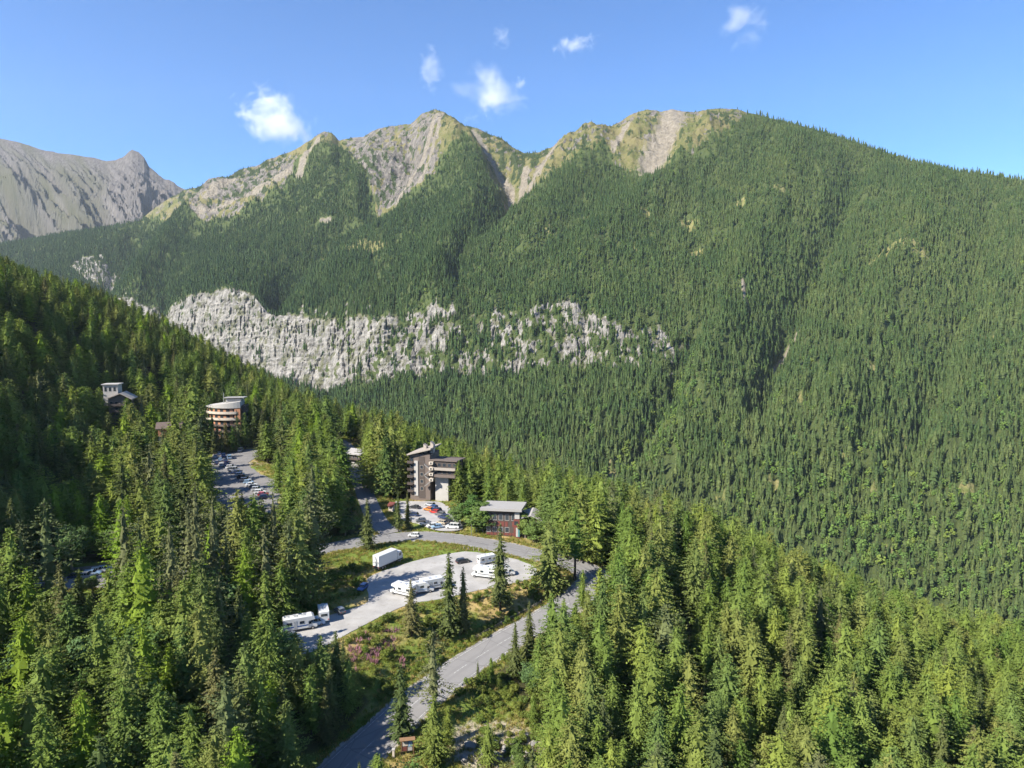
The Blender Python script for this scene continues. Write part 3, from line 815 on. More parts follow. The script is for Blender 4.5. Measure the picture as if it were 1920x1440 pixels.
def conifer_sprays(r, H, Rm, z0, dz, nb, ns, size, droop, upturn, prof, ragged, fluff, lean=0.0):
    B = []; T = []; Wd = []; Dr = []; Ti = []
    z = z0 * H
    lob = r.uniform(0, 6.28, 3)
    while z < H * .985:
        t = (z / H - z0) / (1 - z0)
        rad = Rm * prof(t)
        for k in range(max(3, int(nb * (1 - .45 * t) + r.uniform(-1, 1)))):
            a = r.uniform(0, 2 * math.pi)
            L = rad * r.uniform(.74, 1.16) * (1 + ragged * math.sin(2 * a + lob[0] + z * .5) + ragged * .7 * math.sin(a * 3 + lob[1] + z * 1.1))
            if r.random() < ragged * .35: continue
            L = max(L, .28)
            ca, sa = math.cos(a), math.sin(a)
            zz = z + r.uniform(-.5, .5) * dz
            tt = r.random() * .5
            m = max(1, int(round(ns * (.45 + .55 * L / Rm))))
            for j in range(m):
                s = ((j + r.uniform(.35, 1.0)) / m) ** .72
                if s < .3 and m > 3: continue
                px = ca * L * s; py = sa * L * s
                pz = zz - droop * L * s ** 1.3 + upturn * L * s * s
                yaw = a + r.normal(0, .55 + fluff * .6)
                sz = size * (1.12 - .38 * s) * r.uniform(.7, 1.3) * (.55 + .45 * (1 - t))
                el = r.normal(-droop * .55 + upturn * .8, .22 + fluff * .5)
                dx, dy, d3 = math.cos(yaw) * math.cos(el), math.sin(yaw) * math.cos(el), math.sin(el)
                B.append((px - dx * sz * .35, py - dy * sz * .35, pz - d3 * sz * .35))
                T.append((px + dx * sz * .65, py + dy * sz * .65, pz + d3 * sz * .65))
                Wd.append(sz * r.uniform(.26, .44)); Dr.append(sz * r.uniform(.05, .30)); Ti.append(np.clip(tt + r.uniform(0, .5), 0, 1))
        z += dz * r.uniform(.75, 1.25) * (1 - .35 * t)
    # leader
    for k in range(7):
        a = r.uniform(0, 6.28); zz = H * (1 - .012 * k - .01)
        B.append((0, 0, zz - .3)); T.append((math.cos(a) * .22, math.sin(a) * .22, zz + .35)); Wd.append(.10); Dr.append(.02); Ti.append(.5)
    B = np.array(B); T = np.array(T); n = len(B)
    B[:, 0] += lean * (B[:, 2] / H) ** 2; T[:, 0] += lean * (T[:, 2] / H) ** 2
    ctr = np.stack([B[:, 0], B[:, 1], np.zeros(n)], 1)
    out = ctr / (np.linalg.norm(ctr, axis=1)[:, None] + .3)
    up_ = out * .75 + np.array([0, 0, 1.0]) + r.normal(0, .25 + fluff * .35, (n, 3))
    up_ /= np.linalg.norm(up_, axis=1)[:, None]
    return B, T, np.array(Wd), np.array(Dr), np.array(Ti), up_

def cone_tiers(r, H, Rm, z0, tiers, sides, prof, shrink=1.0, top=.99):
    """jagged skirts stacked up the stem: the solid inner mass of a conifer"""
    V = []; T = []; Ti = []
    for k in range(tiers):
        t0 = k / tiers; t1 = min(1.0, (k + 1.9) / tiers)
        zb = H * (z0 + (top - z0) * t0); zt = H * (z0 + (top - z0) * t1)
        rad = Rm * prof(min(.98, t0 + .35 / tiers)) * shrink
        b = len(V); a0 = r.uniform(0, 6.28); ti = r.uniform(.05, .75)
        V.append((r.normal(0, .05) * Rm * (1 - t1), r.normal(0, .05) * Rm * (1 - t1), zt)); Ti.append(ti)
        for i in range(sides):
            a = a0 + 2 * math.pi * (i + r.uniform(-.25, .25)) / sides; q = rad * r.uniform(.72, 1.22) * (1.0 if i % 2 else .8)
            V.append((math.cos(a) * q, math.sin(a) * q, zb + r.uniform(-.5, .5) * H / tiers * .6)); Ti.append(np.clip(ti + r.uniform(-.2, .3), 0, 1))
        for i in range(sides): T.append((b, b + 1 + i, b + 1 + (i + 1) % sides))
    return np.array(V), np.array(T), np.array(Ti)

def full_mesh(name, sprays, core):
    """foliage sprays and the inner mass as one crown"""
    base, tip, width, droop, tint, nup = sprays
    ax = tip - base; L = np.linalg.norm(ax, axis=1)[:, None] + 1e-6
    side = np.cross(ax / L, nup); side /= np.linalg.norm(side, axis=1)[:, None] + 1e-6
    nrm = np.cross(side, ax / L); mid = base + ax * .45
    l = mid + side * width[:, None] - nrm * droop[:, None]; r_ = mid - side * width[:, None] - nrm * droop[:, None]
    n = len(base); v = np.stack([base, l, tip, r_], 1).reshape(-1, 3); i = np.arange(n) * 4
    tris = np.concatenate([np.stack([i, i + 2, i + 1], 1), np.stack([i, i + 3, i + 2], 1)])
    cv, ct, cti = core
    me = np_mesh(name, np.concatenate([v, cv]), tris=np.concatenate([tris, ct + len(v)]))
    add_attr(me, 'tint', np.concatenate([np.repeat(tint, 4), cti]))
    return me

def trunk_mesh(name, H, r0, r, limbs=0, Rm=2.0, z0=.15, lean=0.0):
    mb = MB(); n = 6
    for i in range(n):
        t0, t1 = i / n, (i + 1) / n
        a = (lean * t0 * t0, 0, H * .97 * t0); b = (lean * t1 * t1, 0, H * .97 * t1)
        if i == 0: mb.tube((0, 0, -1.2), (a[0], 0, .35), r0 * 1.35, r0 * 1.02, 7)
        mb.tube((a[0], 0, a[2] + (.3 if i == 0 else 0)), b, r0 * (1 - t0) + .03, r0 * (1 - t1) + .03, 7)
    for k in range(limbs):
        z = H * (z0 * .6 + (0.75 - z0 * .6) * k / limbs); a = r.uniform(0, 6.28); L = Rm * r.uniform(.5, .9) * (1 - z / H * .6)
        mb.tube((lean * (z / H) ** 2, 0, z), (math.cos(a) * L + lean * (z / H) ** 2, math.sin(a) * L, z - .12 * L), .055, .015, 4)
    return mb.mesh(name)

prof_spruce = lambda t: (1 - t) ** .82 * (.62 + .38 * min(1, t / .10)) + .03
prof_larch = lambda t: min(1, (t / .20) ** .6 * .40 + .60) * (1 - t ** 1.9) ** .80 + .05
prof_round = lambda t: max(.10, math.sin(math.pi * min(1, .16 + .80 * t)) ** .75)
prof_pine = lambda t: max(.10, (.45 + .55 * math.sin(math.pi * (t * .8 + .12))) * (1 - t ** 4) )

def broadleaf_sprays(r, H, Rm, z0, ncl, per, size):
    B = []; T = []; Wd = []; Ti = []; Up = []
    c0 = np.array([0, 0, H * (z0 + 1) / 2]); hz = H * (1 - z0) / 2
    for k in range(ncl):
        d = r.normal(size=3); d /= np.linalg.norm(d)
        rr = r.uniform(.35, 1.0) ** .6
        c = c0 + d * np.array([Rm, Rm, hz]) * rr * (.78 + .25 * math.sin(5 * d[0] + 3 * d[1] + k * .01))
        cr = r.uniform(.13, .26) * Rm + .25
        tt = r.random() * .55
        q = r.normal(size=(per, 3)); q /= np.linalg.norm(q, axis=1)[:, None]
        q[:, 2] = np.abs(q[:, 2]) * .9 + q[:, 2] * .1
        p = c + q * cr * r.uniform(.65, 1.1, (per, 1)) * np.array([1, 1, .8])
        dirs = q + r.normal(0, .7, (per, 3)); dirs /= np.linalg.norm(dirs, axis=1)[:, None]
        tang = np.cross(q, r.normal(size=(per, 3))); tang /= np.linalg.norm(tang, axis=1)[:, None]
        sz = size * r.uniform(.65, 1.3, (per, 1))
        B.append(p - tang * sz * .5); T.append(p + tang * sz * .5); Wd.append(sz[:, 0] * .38); Ti.append(np.clip(tt + r.uniform(0, .45, per), 0, 1)); Up.append(q * .8 + r.normal(0, .35, (per, 3)) + np.array([0, 0, .3]))
    B = np.concatenate(B); T = np.concatenate(T); Up = np.concatenate(Up); Up /= np.linalg.norm(Up, axis=1)[:, None]
    return B, T, np.concatenate(Wd), np.concatenate(Wd) * .3, np.concatenate(Ti), Up

def branch_trunk(name, H, Rm, z0, r, r0=.28):
    mb = MB()
    mb.tube((0, 0, -1), (0, 0, H * z0 * 1.3 + .5), r0 * 1.2, r0 * .8, 7)
    top = H * z0 * 1.3 + .4
    for k in range(7):
        a = k * 2.4 + r.uniform(-.4, .4); L = Rm * r.uniform(.45, .75)
        m = (math.cos(a) * L * .5, math.sin(a) * L * .5, top + (H - top) * .35 * r.uniform(.7, 1.2))
        mb.tube((0, 0, top * .85), m, r0 * .55, r0 * .3, 5)
        mb.tube(m, (math.cos(a) * L, math.sin(a) * L, m[2] + (H - m[2]) * .55), r0 * .3, r0 * .08, 5)
    return mb.mesh(name)

M_bark = plain('grey brown bark', (.10, .078, .06), .95, .35, 4.0, .1)
M_birchbark = plain('pale bark', (.26, .23, .19), .9, .35, 6.0, .1)
M_larch = foliage_mat('larch needles', [(0.096, 0.153, 0.033), (0.161, 0.211, 0.050), (0.125, 0.177, 0.037), (0.180, 0.195, 0.054), (0.107, 0.160, 0.046), (0.193, 0.233, 0.046)])
M_larch_bright = foliage_mat('fresh larch needles', [(0.147, 0.231, 0.029), (0.185, 0.256, 0.035), (0.159, 0.225, 0.033)], .34)
M_spruce = foliage_mat('spruce needles', [(0.068, 0.096, 0.033), (0.111, 0.124, 0.044), (0.085, 0.108, 0.036), (0.135, 0.128, 0.051)], .18)
M_dull = foliage_mat('old larch needles', [(0.109, 0.135, 0.054), (0.131, 0.140, 0.063), (0.099, 0.129, 0.051)], .2)
M_leaf = foliage_mat('broad leaves', [(0.076, 0.145, 0.038), (0.129, 0.189, 0.052), (0.091, 0.152, 0.061), (0.152, 0.203, 0.052)], .3)
M_shrub = foliage_mat('shrub leaves', [(0.111, 0.163, 0.033), (0.156, 0.176, 0.039), (0.098, 0.143, 0.036)], .25)
M_far = foliage_mat('distant needles', [(0.029, 0.056, 0.026), (0.045, 0.080, 0.030), (0.060, 0.096, 0.034), (0.075, 0.110, 0.039), (0.091, 0.121, 0.043), (0.121, 0.149, 0.053)], .2, None, True)
M_farleaf = foliage_mat('distant leaves', [(0.152, 0.232, 0.050), (0.114, 0.195, 0.058), (0.200, 0.255, 0.056)], .25)

VAR = {}      # kind -> list of (crown mesh, trunk mesh, height, crown radius)
def variant(kind, crown, trunk, mat, bark, H, Rm):
    crown.materials.append(mat); trunk.materials.append(bark)
    VAR.setdefault(kind, []).append((crown, trunk, H, Rm))
rt = np.random.default_rng(21)
def conifer(kind, H, Rm, z0, dz, nb, ns, size, droop, upturn, prof, ragged, fluff, mat, lean=0.0, core=.62, limbs=8, r0=.25):
    crown = full_mesh(kind + '_crown', conifer_sprays(rt, H, Rm, z0, dz, nb, ns, size, droop, upturn, prof, ragged, fluff, lean), cone_tiers(rt, H, Rm, z0 + .02, 11, 9, prof, core, .95))
    variant(kind, crown, trunk_mesh(kind + '_trunk', H, r0, rt, limbs, Rm, z0, lean), mat, M_bark, H, Rm)
for k in range(6):
    conifer('larch', 20, 3.7 + .4 * (k % 3), [.08, .12, .06, .14, .10, .07][k],   .52, 13, 10, .68, .22, .12, prof_larch, .20, .75, M_larch, 0, .56)
for k in range(3):
    conifer('bright_larch', 20, 3.5 + .25 * k, .08, .54, 11, 9, .68, .18, .14, prof_larch, .20, .75, M_larch_bright)
for k in range(5):
    conifer('spruce', 20, 3.1 + .3 * (k % 3), [.06, .10, .05, .12, .07][k], .48, 10, 8, .72, .36, .06, prof_spruce, .16, .35, M_spruce, 0, .62)
for k in range(3):
    conifer('old_larch', 21, 2.9 + .35 * k, .18, .70, 9, 7, .68, .24, .10, prof_larch, .38, .75, M_dull, 0, .34, 16)
for k in range(2):
    conifer('pine', 20, 3.7, .30, .70, 11, 10, .74, .05, .22, prof_pine, .30, .85, M_dull if k else M_larch, 0, .5, 10, .32)
for k in range(4):
    variant('broadleaf', sprays_to_mesh('broadleaf_crown', *broadleaf_sprays(rt, 12, 4.2, .10, 130, 34, .50)), branch_trunk('broadleaf_trunk', 12, 4.2, .16, rt), M_leaf, M_birchbark, 12, 4.2)
for k in range(3):
    variant('shrub', sprays_to_mesh('shrub_crown', *broadleaf_sprays(rt, 3, 1.9, .02, 34, 24, .34)), branch_trunk('shrub_trunk', 3, 1.9, .1, rt, .07), M_shrub, M_bark, 3, 1.9)

# simpler models for the far slope
FAR = []
for k in range(8):
    Rm = [2.1, 2.4, 2.7, 2.2, 2.5, 3.0, 2.3, 2.8][k]; pf = prof_spruce if k < 5 else prof_larch
    me = full_mesh('far_conifer', conifer_sprays(rt, 16, Rm, .04, 2.3, 5, 1, 1.5, .26, .08, pf, .16, .35), cone_tiers(rt, 16, Rm, .03, 6, 8, pf, 1.0))
    me.materials.append(M_far); FAR.append(me)
for k in range(3):
    bs = broadleaf_sprays(rt, 9, 3.4, .0, 30, 9, 1.25)
    me = sprays_to_mesh('far_broadleaf', *bs); me.materials.append(M_farleaf); FAR.append(me)

def instancer(name, pts, scl, rot, idx, meshes, label, cat, tone=None):
    """one mass of trees: a point mesh whose geometry nodes put a model on every point"""
    me = bpy.data.meshes.new(name)
    me.vertices.add(len(pts)); me.vertices.foreach_set('co', np.asarray(pts, np.float32).ravel())
    scl = np.asarray(scl, np.float32)
    if scl.ndim == 1: scl = np.repeat(scl[:, None], 3, 1)
    a = me.attributes.new('scl', 'FLOAT_VECTOR', 'POINT'); a.data.foreach_set('vector', scl.ravel())
    add_attr(me, 'rot', rot); add_attr(me, 'idx', idx, 'INT')
    if tone is not None: add_attr(me, 'tone', tone)
    o = mesh_obj(name, me)
    for m in meshes:
        for mt in m.materials:
            if mt.name not in [x.name for x in me.materials]: me.materials.append(mt)
    ng = bpy.data.node_groups.new(name + '_scatter', 'GeometryNodeTree')
    ng.interface.new_socket('Geometry', in_out='INPUT', socket_type='NodeSocketGeometry')
    ng.interface.new_socket('Geometry', in_out='OUTPUT', socket_type='NodeSocketGeometry')
    N, L = ng.nodes, ng.links
    gi = N.new('NodeGroupInput'); go = N.new('NodeGroupOutput')
    jn = N.new('GeometryNodeJoinGeometry')
    for m in reversed(meshes):
        so = bpy.data.objects.new(m.name + '_model', m)          # model data only, never linked to the scene
        oi = N.new('GeometryNodeObjectInfo'); oi.inputs['Object'].default_value = so; oi.inputs['As Instance'].default_value = False
        g2 = N.new('GeometryNodeGeometryToInstance'); L.new(oi.outputs['Geometry'], g2.inputs[0]); L.new(g2.outputs[0], jn.inputs[0])
    ip = N.new('GeometryNodeInstanceOnPoints'); ip.inputs['Pick Instance'].default_value = True
    m2p = N.new('GeometryNodeMeshToPoints'); L.new(gi.outputs[0], m2p.inputs[0])
    L.new(m2p.outputs[0], ip.inputs['Points']); L.new(jn.outputs[0], ip.inputs['Instance'])
    def na(nm, ty):
        n = N.new('GeometryNodeInputNamedAttribute'); n.data_type = ty; n.inputs[0].default_value = nm; return n.outputs[0]
    L.new(na('idx', 'INT'), ip.inputs['Instance Index'])
    cx = N.new('ShaderNodeCombineXYZ'); L.new(na('rot', 'FLOAT'), cx.inputs[2])
    er = N.new('FunctionNodeEulerToRotation'); L.new(cx.outputs[0], er.inputs[0]); L.new(er.outputs[0], ip.inputs['Rotation'])
    L.new(na('scl', 'FLOAT_VECTOR'), ip.inputs['Scale'])
    L.new(ip.outputs[0], go.inputs[0])
    md = o.modifiers.new('scatter', 'NODES'); md.node_group = ng
    tag(o, label, cat, None, 'stuff')
    return o

# ---- forest on the opposite slope: points spread by true ground area
A_, B_, D_ = MV[:-1, :-1], MV[:-1, 1:], MV[1:, :-1]
plan = np.abs((B_ - A_)[..., 0] * (D_ - A_)[..., 1] - (B_ - A_)[..., 1] * (D_ - A_)[..., 0])
steep = np.linalg.norm(np.cross(B_ - A_, D_ - A_), axis=-1)
area = .5 * plan + .5 * np.minimum(steep, plan * 2.2)
fo = np.minimum(np.minimum(forest[:-1, :-1], forest[1:, 1:]), np.minimum(forest[:-1, 1:], forest[1:, :-1]))
thin = ((.30 + .70 * ss(-.4, .05, fbm(X / 80, Y / 80, 5, 121))) * edge_thin)[:-1, :-1]
inview = ((PXm > -260) & (PXm < 2180))[:-1, :-1]
dens = (np.clip(fo * 1.3 - .2, 0, 1) * thin + above[:-1, :-1] * (1 - scree[:-1, :-1]) * (.55 * ss(.2, .5, shrub)[:-1, :-1] + .05) + .30 * clear[:-1, :-1] + .8 * (cliff * (1 - above))[:-1, :-1] * ss(-.02, .22, fbm(X / 30, Z / 24, 4, 122) - .12 + .22 * ss(600, 1000, PX0))[:-1, :-1]) / 38.0 * inview
dens *= np.where(FE[:-1, :-1] > 6.12, 0, 1)
ex = dens * area
cnt = np.floor(ex + rng.random(ex.shape)).astype(int)
ii, jj = np.nonzero(cnt); rep = cnt[ii, jj]
ii = np.repeat(ii, rep); jj = np.repeat(jj, rep)
u, v = rng.random(len(ii))[:, None], rng.random(len(ii))[:, None]
pts = (MV[ii, jj] * (1 - u) + MV[ii, jj + 1] * u) * (1 - v) + (MV[ii + 1, jj] * (1 - u) + MV[ii + 1, jj + 1] * u) * v
pts[:, 2] -= .4
abv = above[ii, jj]; tpx = PXm[ii, jj]; tpy = PYm[ii, jj]
s = rng.uniform(.6, 1.0, len(pts)) * rng.uniform(.85, 1.75, len(pts)) * np.where(abv > .5, .55, 1.0) * (1 - .25 * cliff[ii, jj] * (abv < .5)) * (.8 + .25 * ss(200, 700, tpy))
pb = np.clip(.04 + .55 * np.exp(-(seg_dist(tpx, tpy, [(1290, 740), (1240, 820), (1160, 890)])[0] / 34) ** 2) + .42 * ss(820, 1020, tpy) * ss(1300, 1600, tpx) + .35 * ss(.1, .4, fbm(pts[:, 0] / 70, pts[:, 1] / 70, 3, 131)) * ss(600, 800, tpy), 0, .8)
idx = np.where(rng.random(len(pts)) < pb, rng.integers(8, 11, len(pts)), rng.integers(0, 8, len(pts)))
tone = np.clip(.42 + .75 * fbm(pts[:, 0] / 75, pts[:, 1] / 75, 4, 151) + .5 * fbm(pts[:, 0] / 420, pts[:, 1] / 420, 2, 152) + .16 * ss(700, 1000, tpy) - .36 * ss(1150, 350, tpx) + .24 * ss(1050, 1500, tpx) + .12 * ss(750, 1000, tpy), 0, 1)
print('far trees', len(pts))
sv = np.stack([s * rng.uniform(.85, 1.15, len(s)), s * rng.uniform(.85, 1.15, len(s)), s], 1)
instancer('mountain_forest', pts, sv, rng.uniform(0, 6.28, len(pts)), idx, FAR, 'dense conifer forest covering the opposite mountain slope', 'forest', tone)
# ================================================================== NEAR TREES
def zn1(x, y): return float(zn(np.array([x]), np.array([y]))[0])

# sight lines from the camera to road, car parks and houses that the photograph shows unobstructed: nothing grows in front of them
SEEN = []
def seen_line(pts, z, step=7):
    for i in range(len(pts) - 1):
        n = max(2, int(math.hypot(pts[i + 1][0] - pts[i][0], pts[i + 1][1] - pts[i][1]) / step))
        for k in range(n):
            t = k / n; px = pts[i][0] * (1 - t) + pts[i + 1][0] * t; py = pts[i][1] * (1 - t) + pts[i + 1][1] * t
            SEEN.append((px, py, on_z(px, py, z)[1]))
def seen_poly(pts, z=None, d=None, step=9):
    xs = [p[0] for p in pts]; ys = [p[1] for p in pts]
    gx_, gy_ = np.meshgrid(np.arange(min(xs), max(xs), step), np.arange(min(ys), max(ys), step))
    m = in_poly(gx_, gy_, pts)
    for px, py in zip(gx_[m], gy_[m]): SEEN.append((px, py, d if d else on_z(px, py, z)[1]))
seen_poly([(560, 1195), (640, 1150), (690, 1125), (686, 1095), (720, 1035), (870, 1028), (1000, 1050), (1000, 1085), (1065, 1105), (1010, 1165), (860, 1250), (740, 1330), (690, 1330), (640, 1225), (590, 1215)], z=-1)
seen_line([(690, 1395), (760, 1330), (860, 1265), (950, 1205)], -7); seen_line([(680, 1420), (740, 1380), (790, 1330)], -8); seen_line([(640, 1436), (660, 1415)], -8)
seen_line([(640, 1022), (720, 1008), (860, 1010), (1000, 1036), (1045, 1048)], 0); seen_line([(650, 1036), (860, 1026)], 0); seen_line([(1050, 1050), (1090, 1062), (1112, 1084), (1100, 1100), (1060, 1130)], -1)
seen_line([(735, 1000), (705, 975), (690, 940), (678, 910), (668, 890)], 2); seen_line([(660, 985), (670, 950), (668, 925)], 2)
seen_poly([(735, 940), (830, 940), (868, 992), (790, 990), (740, 970)], z=.6)
seen_poly([(768, 838), (815, 834), (850, 856), (832, 925), (800, 935), (770, 925)], d=262)
seen_poly([(930, 948), (970, 948), (965, 985), (935, 985)], d=228)
seen_poly([(380, 748), (448, 746), (448, 800), (412, 835), (382, 790)], d=318)
seen_poly([(192, 714), (224, 712), (238, 742), (232, 775), (212, 765)], d=330); seen_poly([(303, 790), (336, 790), (326, 818), (306, 816)], d=300)
seen_poly([(404, 846), (450, 842), (500, 872), (518, 900), (500, 925), (440, 922), (412, 926), (404, 880)], z=10); seen_line([(425, 930), (425, 950)], 10)
seen_poly([(780, 1385), (850, 1330), (905, 1295), (1000, 1345), (1000, 1400), (880, 1430), (745, 1425)], z=-10, step=11)
seen_poly([(1268, 1118), (1300, 1118), (1300, 1172), (1272, 1172)], z=-14)
seen_poly([(655, 846), (672, 846), (672, 860), (656, 860)], d=330); seen_poly([(152, 1064), (205, 1064), (205, 1084), (155, 1084)], z=5.6)
seen_poly([(476, 762), (494, 762), (494, 775), (476, 775)], d=318)
SEEN = np.array(SEEN)

def blocks(x, y, z, h, rad):
    """does a tree stand in the way of something the photograph shows?"""
    pb = project(x, y, z); pa = project(x, y, z + h)
    w = rad * F / y * .8
    m = (SEEN[:, 2] > y + .5) & (np.abs(SEEN[:, 0] - pb[0]) < w * np.clip((SEEN[:, 1] - pa[1]) / max(1, (pb[1] - pa[1])) * 1.5, .25, 1)) & (SEEN[:, 1] > pa[1]) & (SEEN[:, 1] < pb[1] + 2)
    return bool(m.any())

# houses and other footprints to keep free: (x, y, radius)
FOOT = []
def foot(px, py, d, r): p = at(px, py, d); FOOT.append((float(p[0]), float(p[1]), r))
foot(808, 920, 281, 13); foot(950, 990, 243, 11); foot(412, 830, 343, 15); foot(214, 790, 352, 13); foot(316, 815, 322, 8); foot(662, 862, 342, 6); foot(486, 790, 345, 6)

TREES = []    # dict: x y z h w kind note
def add_tree(x, y, h, kind, w=1.0, note=None, zone=None):
    TREES.append(dict(x=float(x), y=float(y), z=zn1(x, y) - .15, h=h, w=w, kind=kind, note=note, zone=zone, rot=random.uniform(0, 6.28)))

_ds = np.arange(70, 470, .5)
def by_apex(px, py, h, kind, w=1.0, note=None, zone=None):
    """a tree of height h whose top is seen at this pixel: walk along the sight line until the ground lies h below it"""
    a, b = ray(px, py)
    g = zn(a * _ds, _ds)
    ok = np.nonzero(CAMZ + b * _ds - g <= h)[0]
    if len(ok) == 0: return
    d = _ds[ok[0]]
    add_tree(a * d, d, h, kind, w, note, zone)
def by_base(px, py, ptop, kind, w=1.0, note=None, zone=None):
    a, b = ray(px, py)
    g = zn(a * _ds, _ds)
    ok = np.nonzero(CAMZ + b * _ds - g <= 0)[0]
    d = _ds[ok[0]]
    _, bt = ray(px, ptop)
    add_tree(a * d, d, float((bt - b) * d), kind, w, note, zone)

HB = [  # base px, base py, top py, kind, width, label
    (690, 1030, 934, 'spruce', 1.15, 'slender spruce standing alone on the grass verge by the road junction'),
    (747, 998, 920, 'spruce', .85, 'left one of two thin bare-stemmed spruces on the traffic island'),
    (765, 994, 920, 'spruce', .9, 'right one of two thin bare-stemmed spruces on the traffic island'),
    (938, 1150, 983, 'spruce', 1.05, 'tall spruce on the bank in front of the right-hand motorhomes'),
    (843, 1192, 1032, 'spruce', 1.1, 'tallest spruce of the pair on the bank below the gravel car park'),
    (869, 1186, 1062, 'spruce', .9, 'shorter spruce just right of the tall one on the car park bank'),
    (772, 1194, 1086, 'spruce', 1.25, 'spruce on the bank in front of the left-hand motorhomes'),
    (1078, 1088, 938, 'pine', 1.0, 'big dark pine with bare trunk inside the hairpin bend'),
    (1030, 1112, 975, 'larch', 1.35, 'broad olive larch beside the hairpin, left of the bare-trunk pine'),
    (813, 1335, 1180, 'old_larch', 1.25, 'tall larch in front of the lower road, middle of the bend'),
    (753, 1385, 1243, 'spruce', 1.3, 'dark spruce overlapping the lower road near the notice board'),
    (1035, 1250, 1112, 'larch', 1.15, None), (992, 1255, 1128, 'spruce', 1.0, None), (966, 1275, 1168, 'spruce', 1.1, None), (1010, 1300, 1190, 'larch', 1.0, None),
    (921, 1282, 1232, 'larch', 1.0, None), (896, 1277, 1238, 'spruce', .8, None), (935, 1290, 1258, 'larch', 1.1, None),
    (1092, 1145, 1068, 'larch', .9, None), (585, 1122, 925, 'pine', 1.1, 'tall olive pine with bare lower trunk left of the grassy bank'),
    (1000, 1360, 1305, 'larch', 1.1, None), (815, 1440, 1300, 'larch', 1.1, None), (840, 1400, 1330, 'larch', 1.0, None), (915, 1440, 1350, 'larch', 1.0, None),
    (632, 1318, 1180, 'spruce', 1.2, None), (655, 1345, 1225, 'larch', 1.1, None), (604, 1340, 1195, 'larch', 1.1, None), (622, 1372, 1240, 'spruce', 1.1, None), (645, 1290, 1200, 'spruce', 1.1, None), (585, 1380, 1250, 'larch', 1.1, None), (672, 1330, 1262, 'larch', 1.1, None), (612, 1400, 1290, 'spruce', 1.2, None),
    (700, 918, 790, 'larch', 1.1, None), (716, 922, 768, 'larch', 1.15, None), (736, 925, 780, 'larch', 1.1, None), (752, 928, 812, 'larch', 1.0, None), (690, 905, 800, 'larch', 1.1, None), (724, 930, 815, 'larch', 1.1, None), (745, 935, 850, 'spruce', 1.0, None),
    (400, 842, 775, 'spruce', 1.0, None), (388, 850, 785, 'larch', 1.1, None), (378, 842, 760, 'spruce', 1.1, None), (446, 842, 768, 'old_larch', .9, None), (460, 842, 772, 'larch', 1.0, None), (424, 849, 790, 'spruce', 1.3, None), (396, 850, 786, 'larch', 1.3, None), (409, 850, 796, 'spruce', 1.3, None), (436, 848, 797, 'larch', 1.2, None), (447, 846, 780, 'old_larch', 1.2, None), (386, 850, 778, 'spruce', 1.3, None), (416, 852, 806, 'spruce', 1.2, None), (402, 854, 802, 'spruce', 1.2, None), (366, 850, 700, 'larch', 1.2, None),
    (862, 925, 830, 'larch', 1.1, None), (880, 930, 838, 'larch', 1.1, None), (845, 935, 880, 'larch', 1.2, None), (900, 938, 850, 'larch', 1.1, None), (925, 945, 860, 'larch', 1.1, None),
    (630, 990, 868, 'larch', 1.4, 'dense dark larch at the left edge of the side road'), (612, 1000, 880, 'larch', 1.25, None), (596, 985, 860, 'larch', 1.0, None),
]
for b in HB: by_base(*b[:3], b[3], b[4], b[5], 'alone' if b[5] else 'verge')
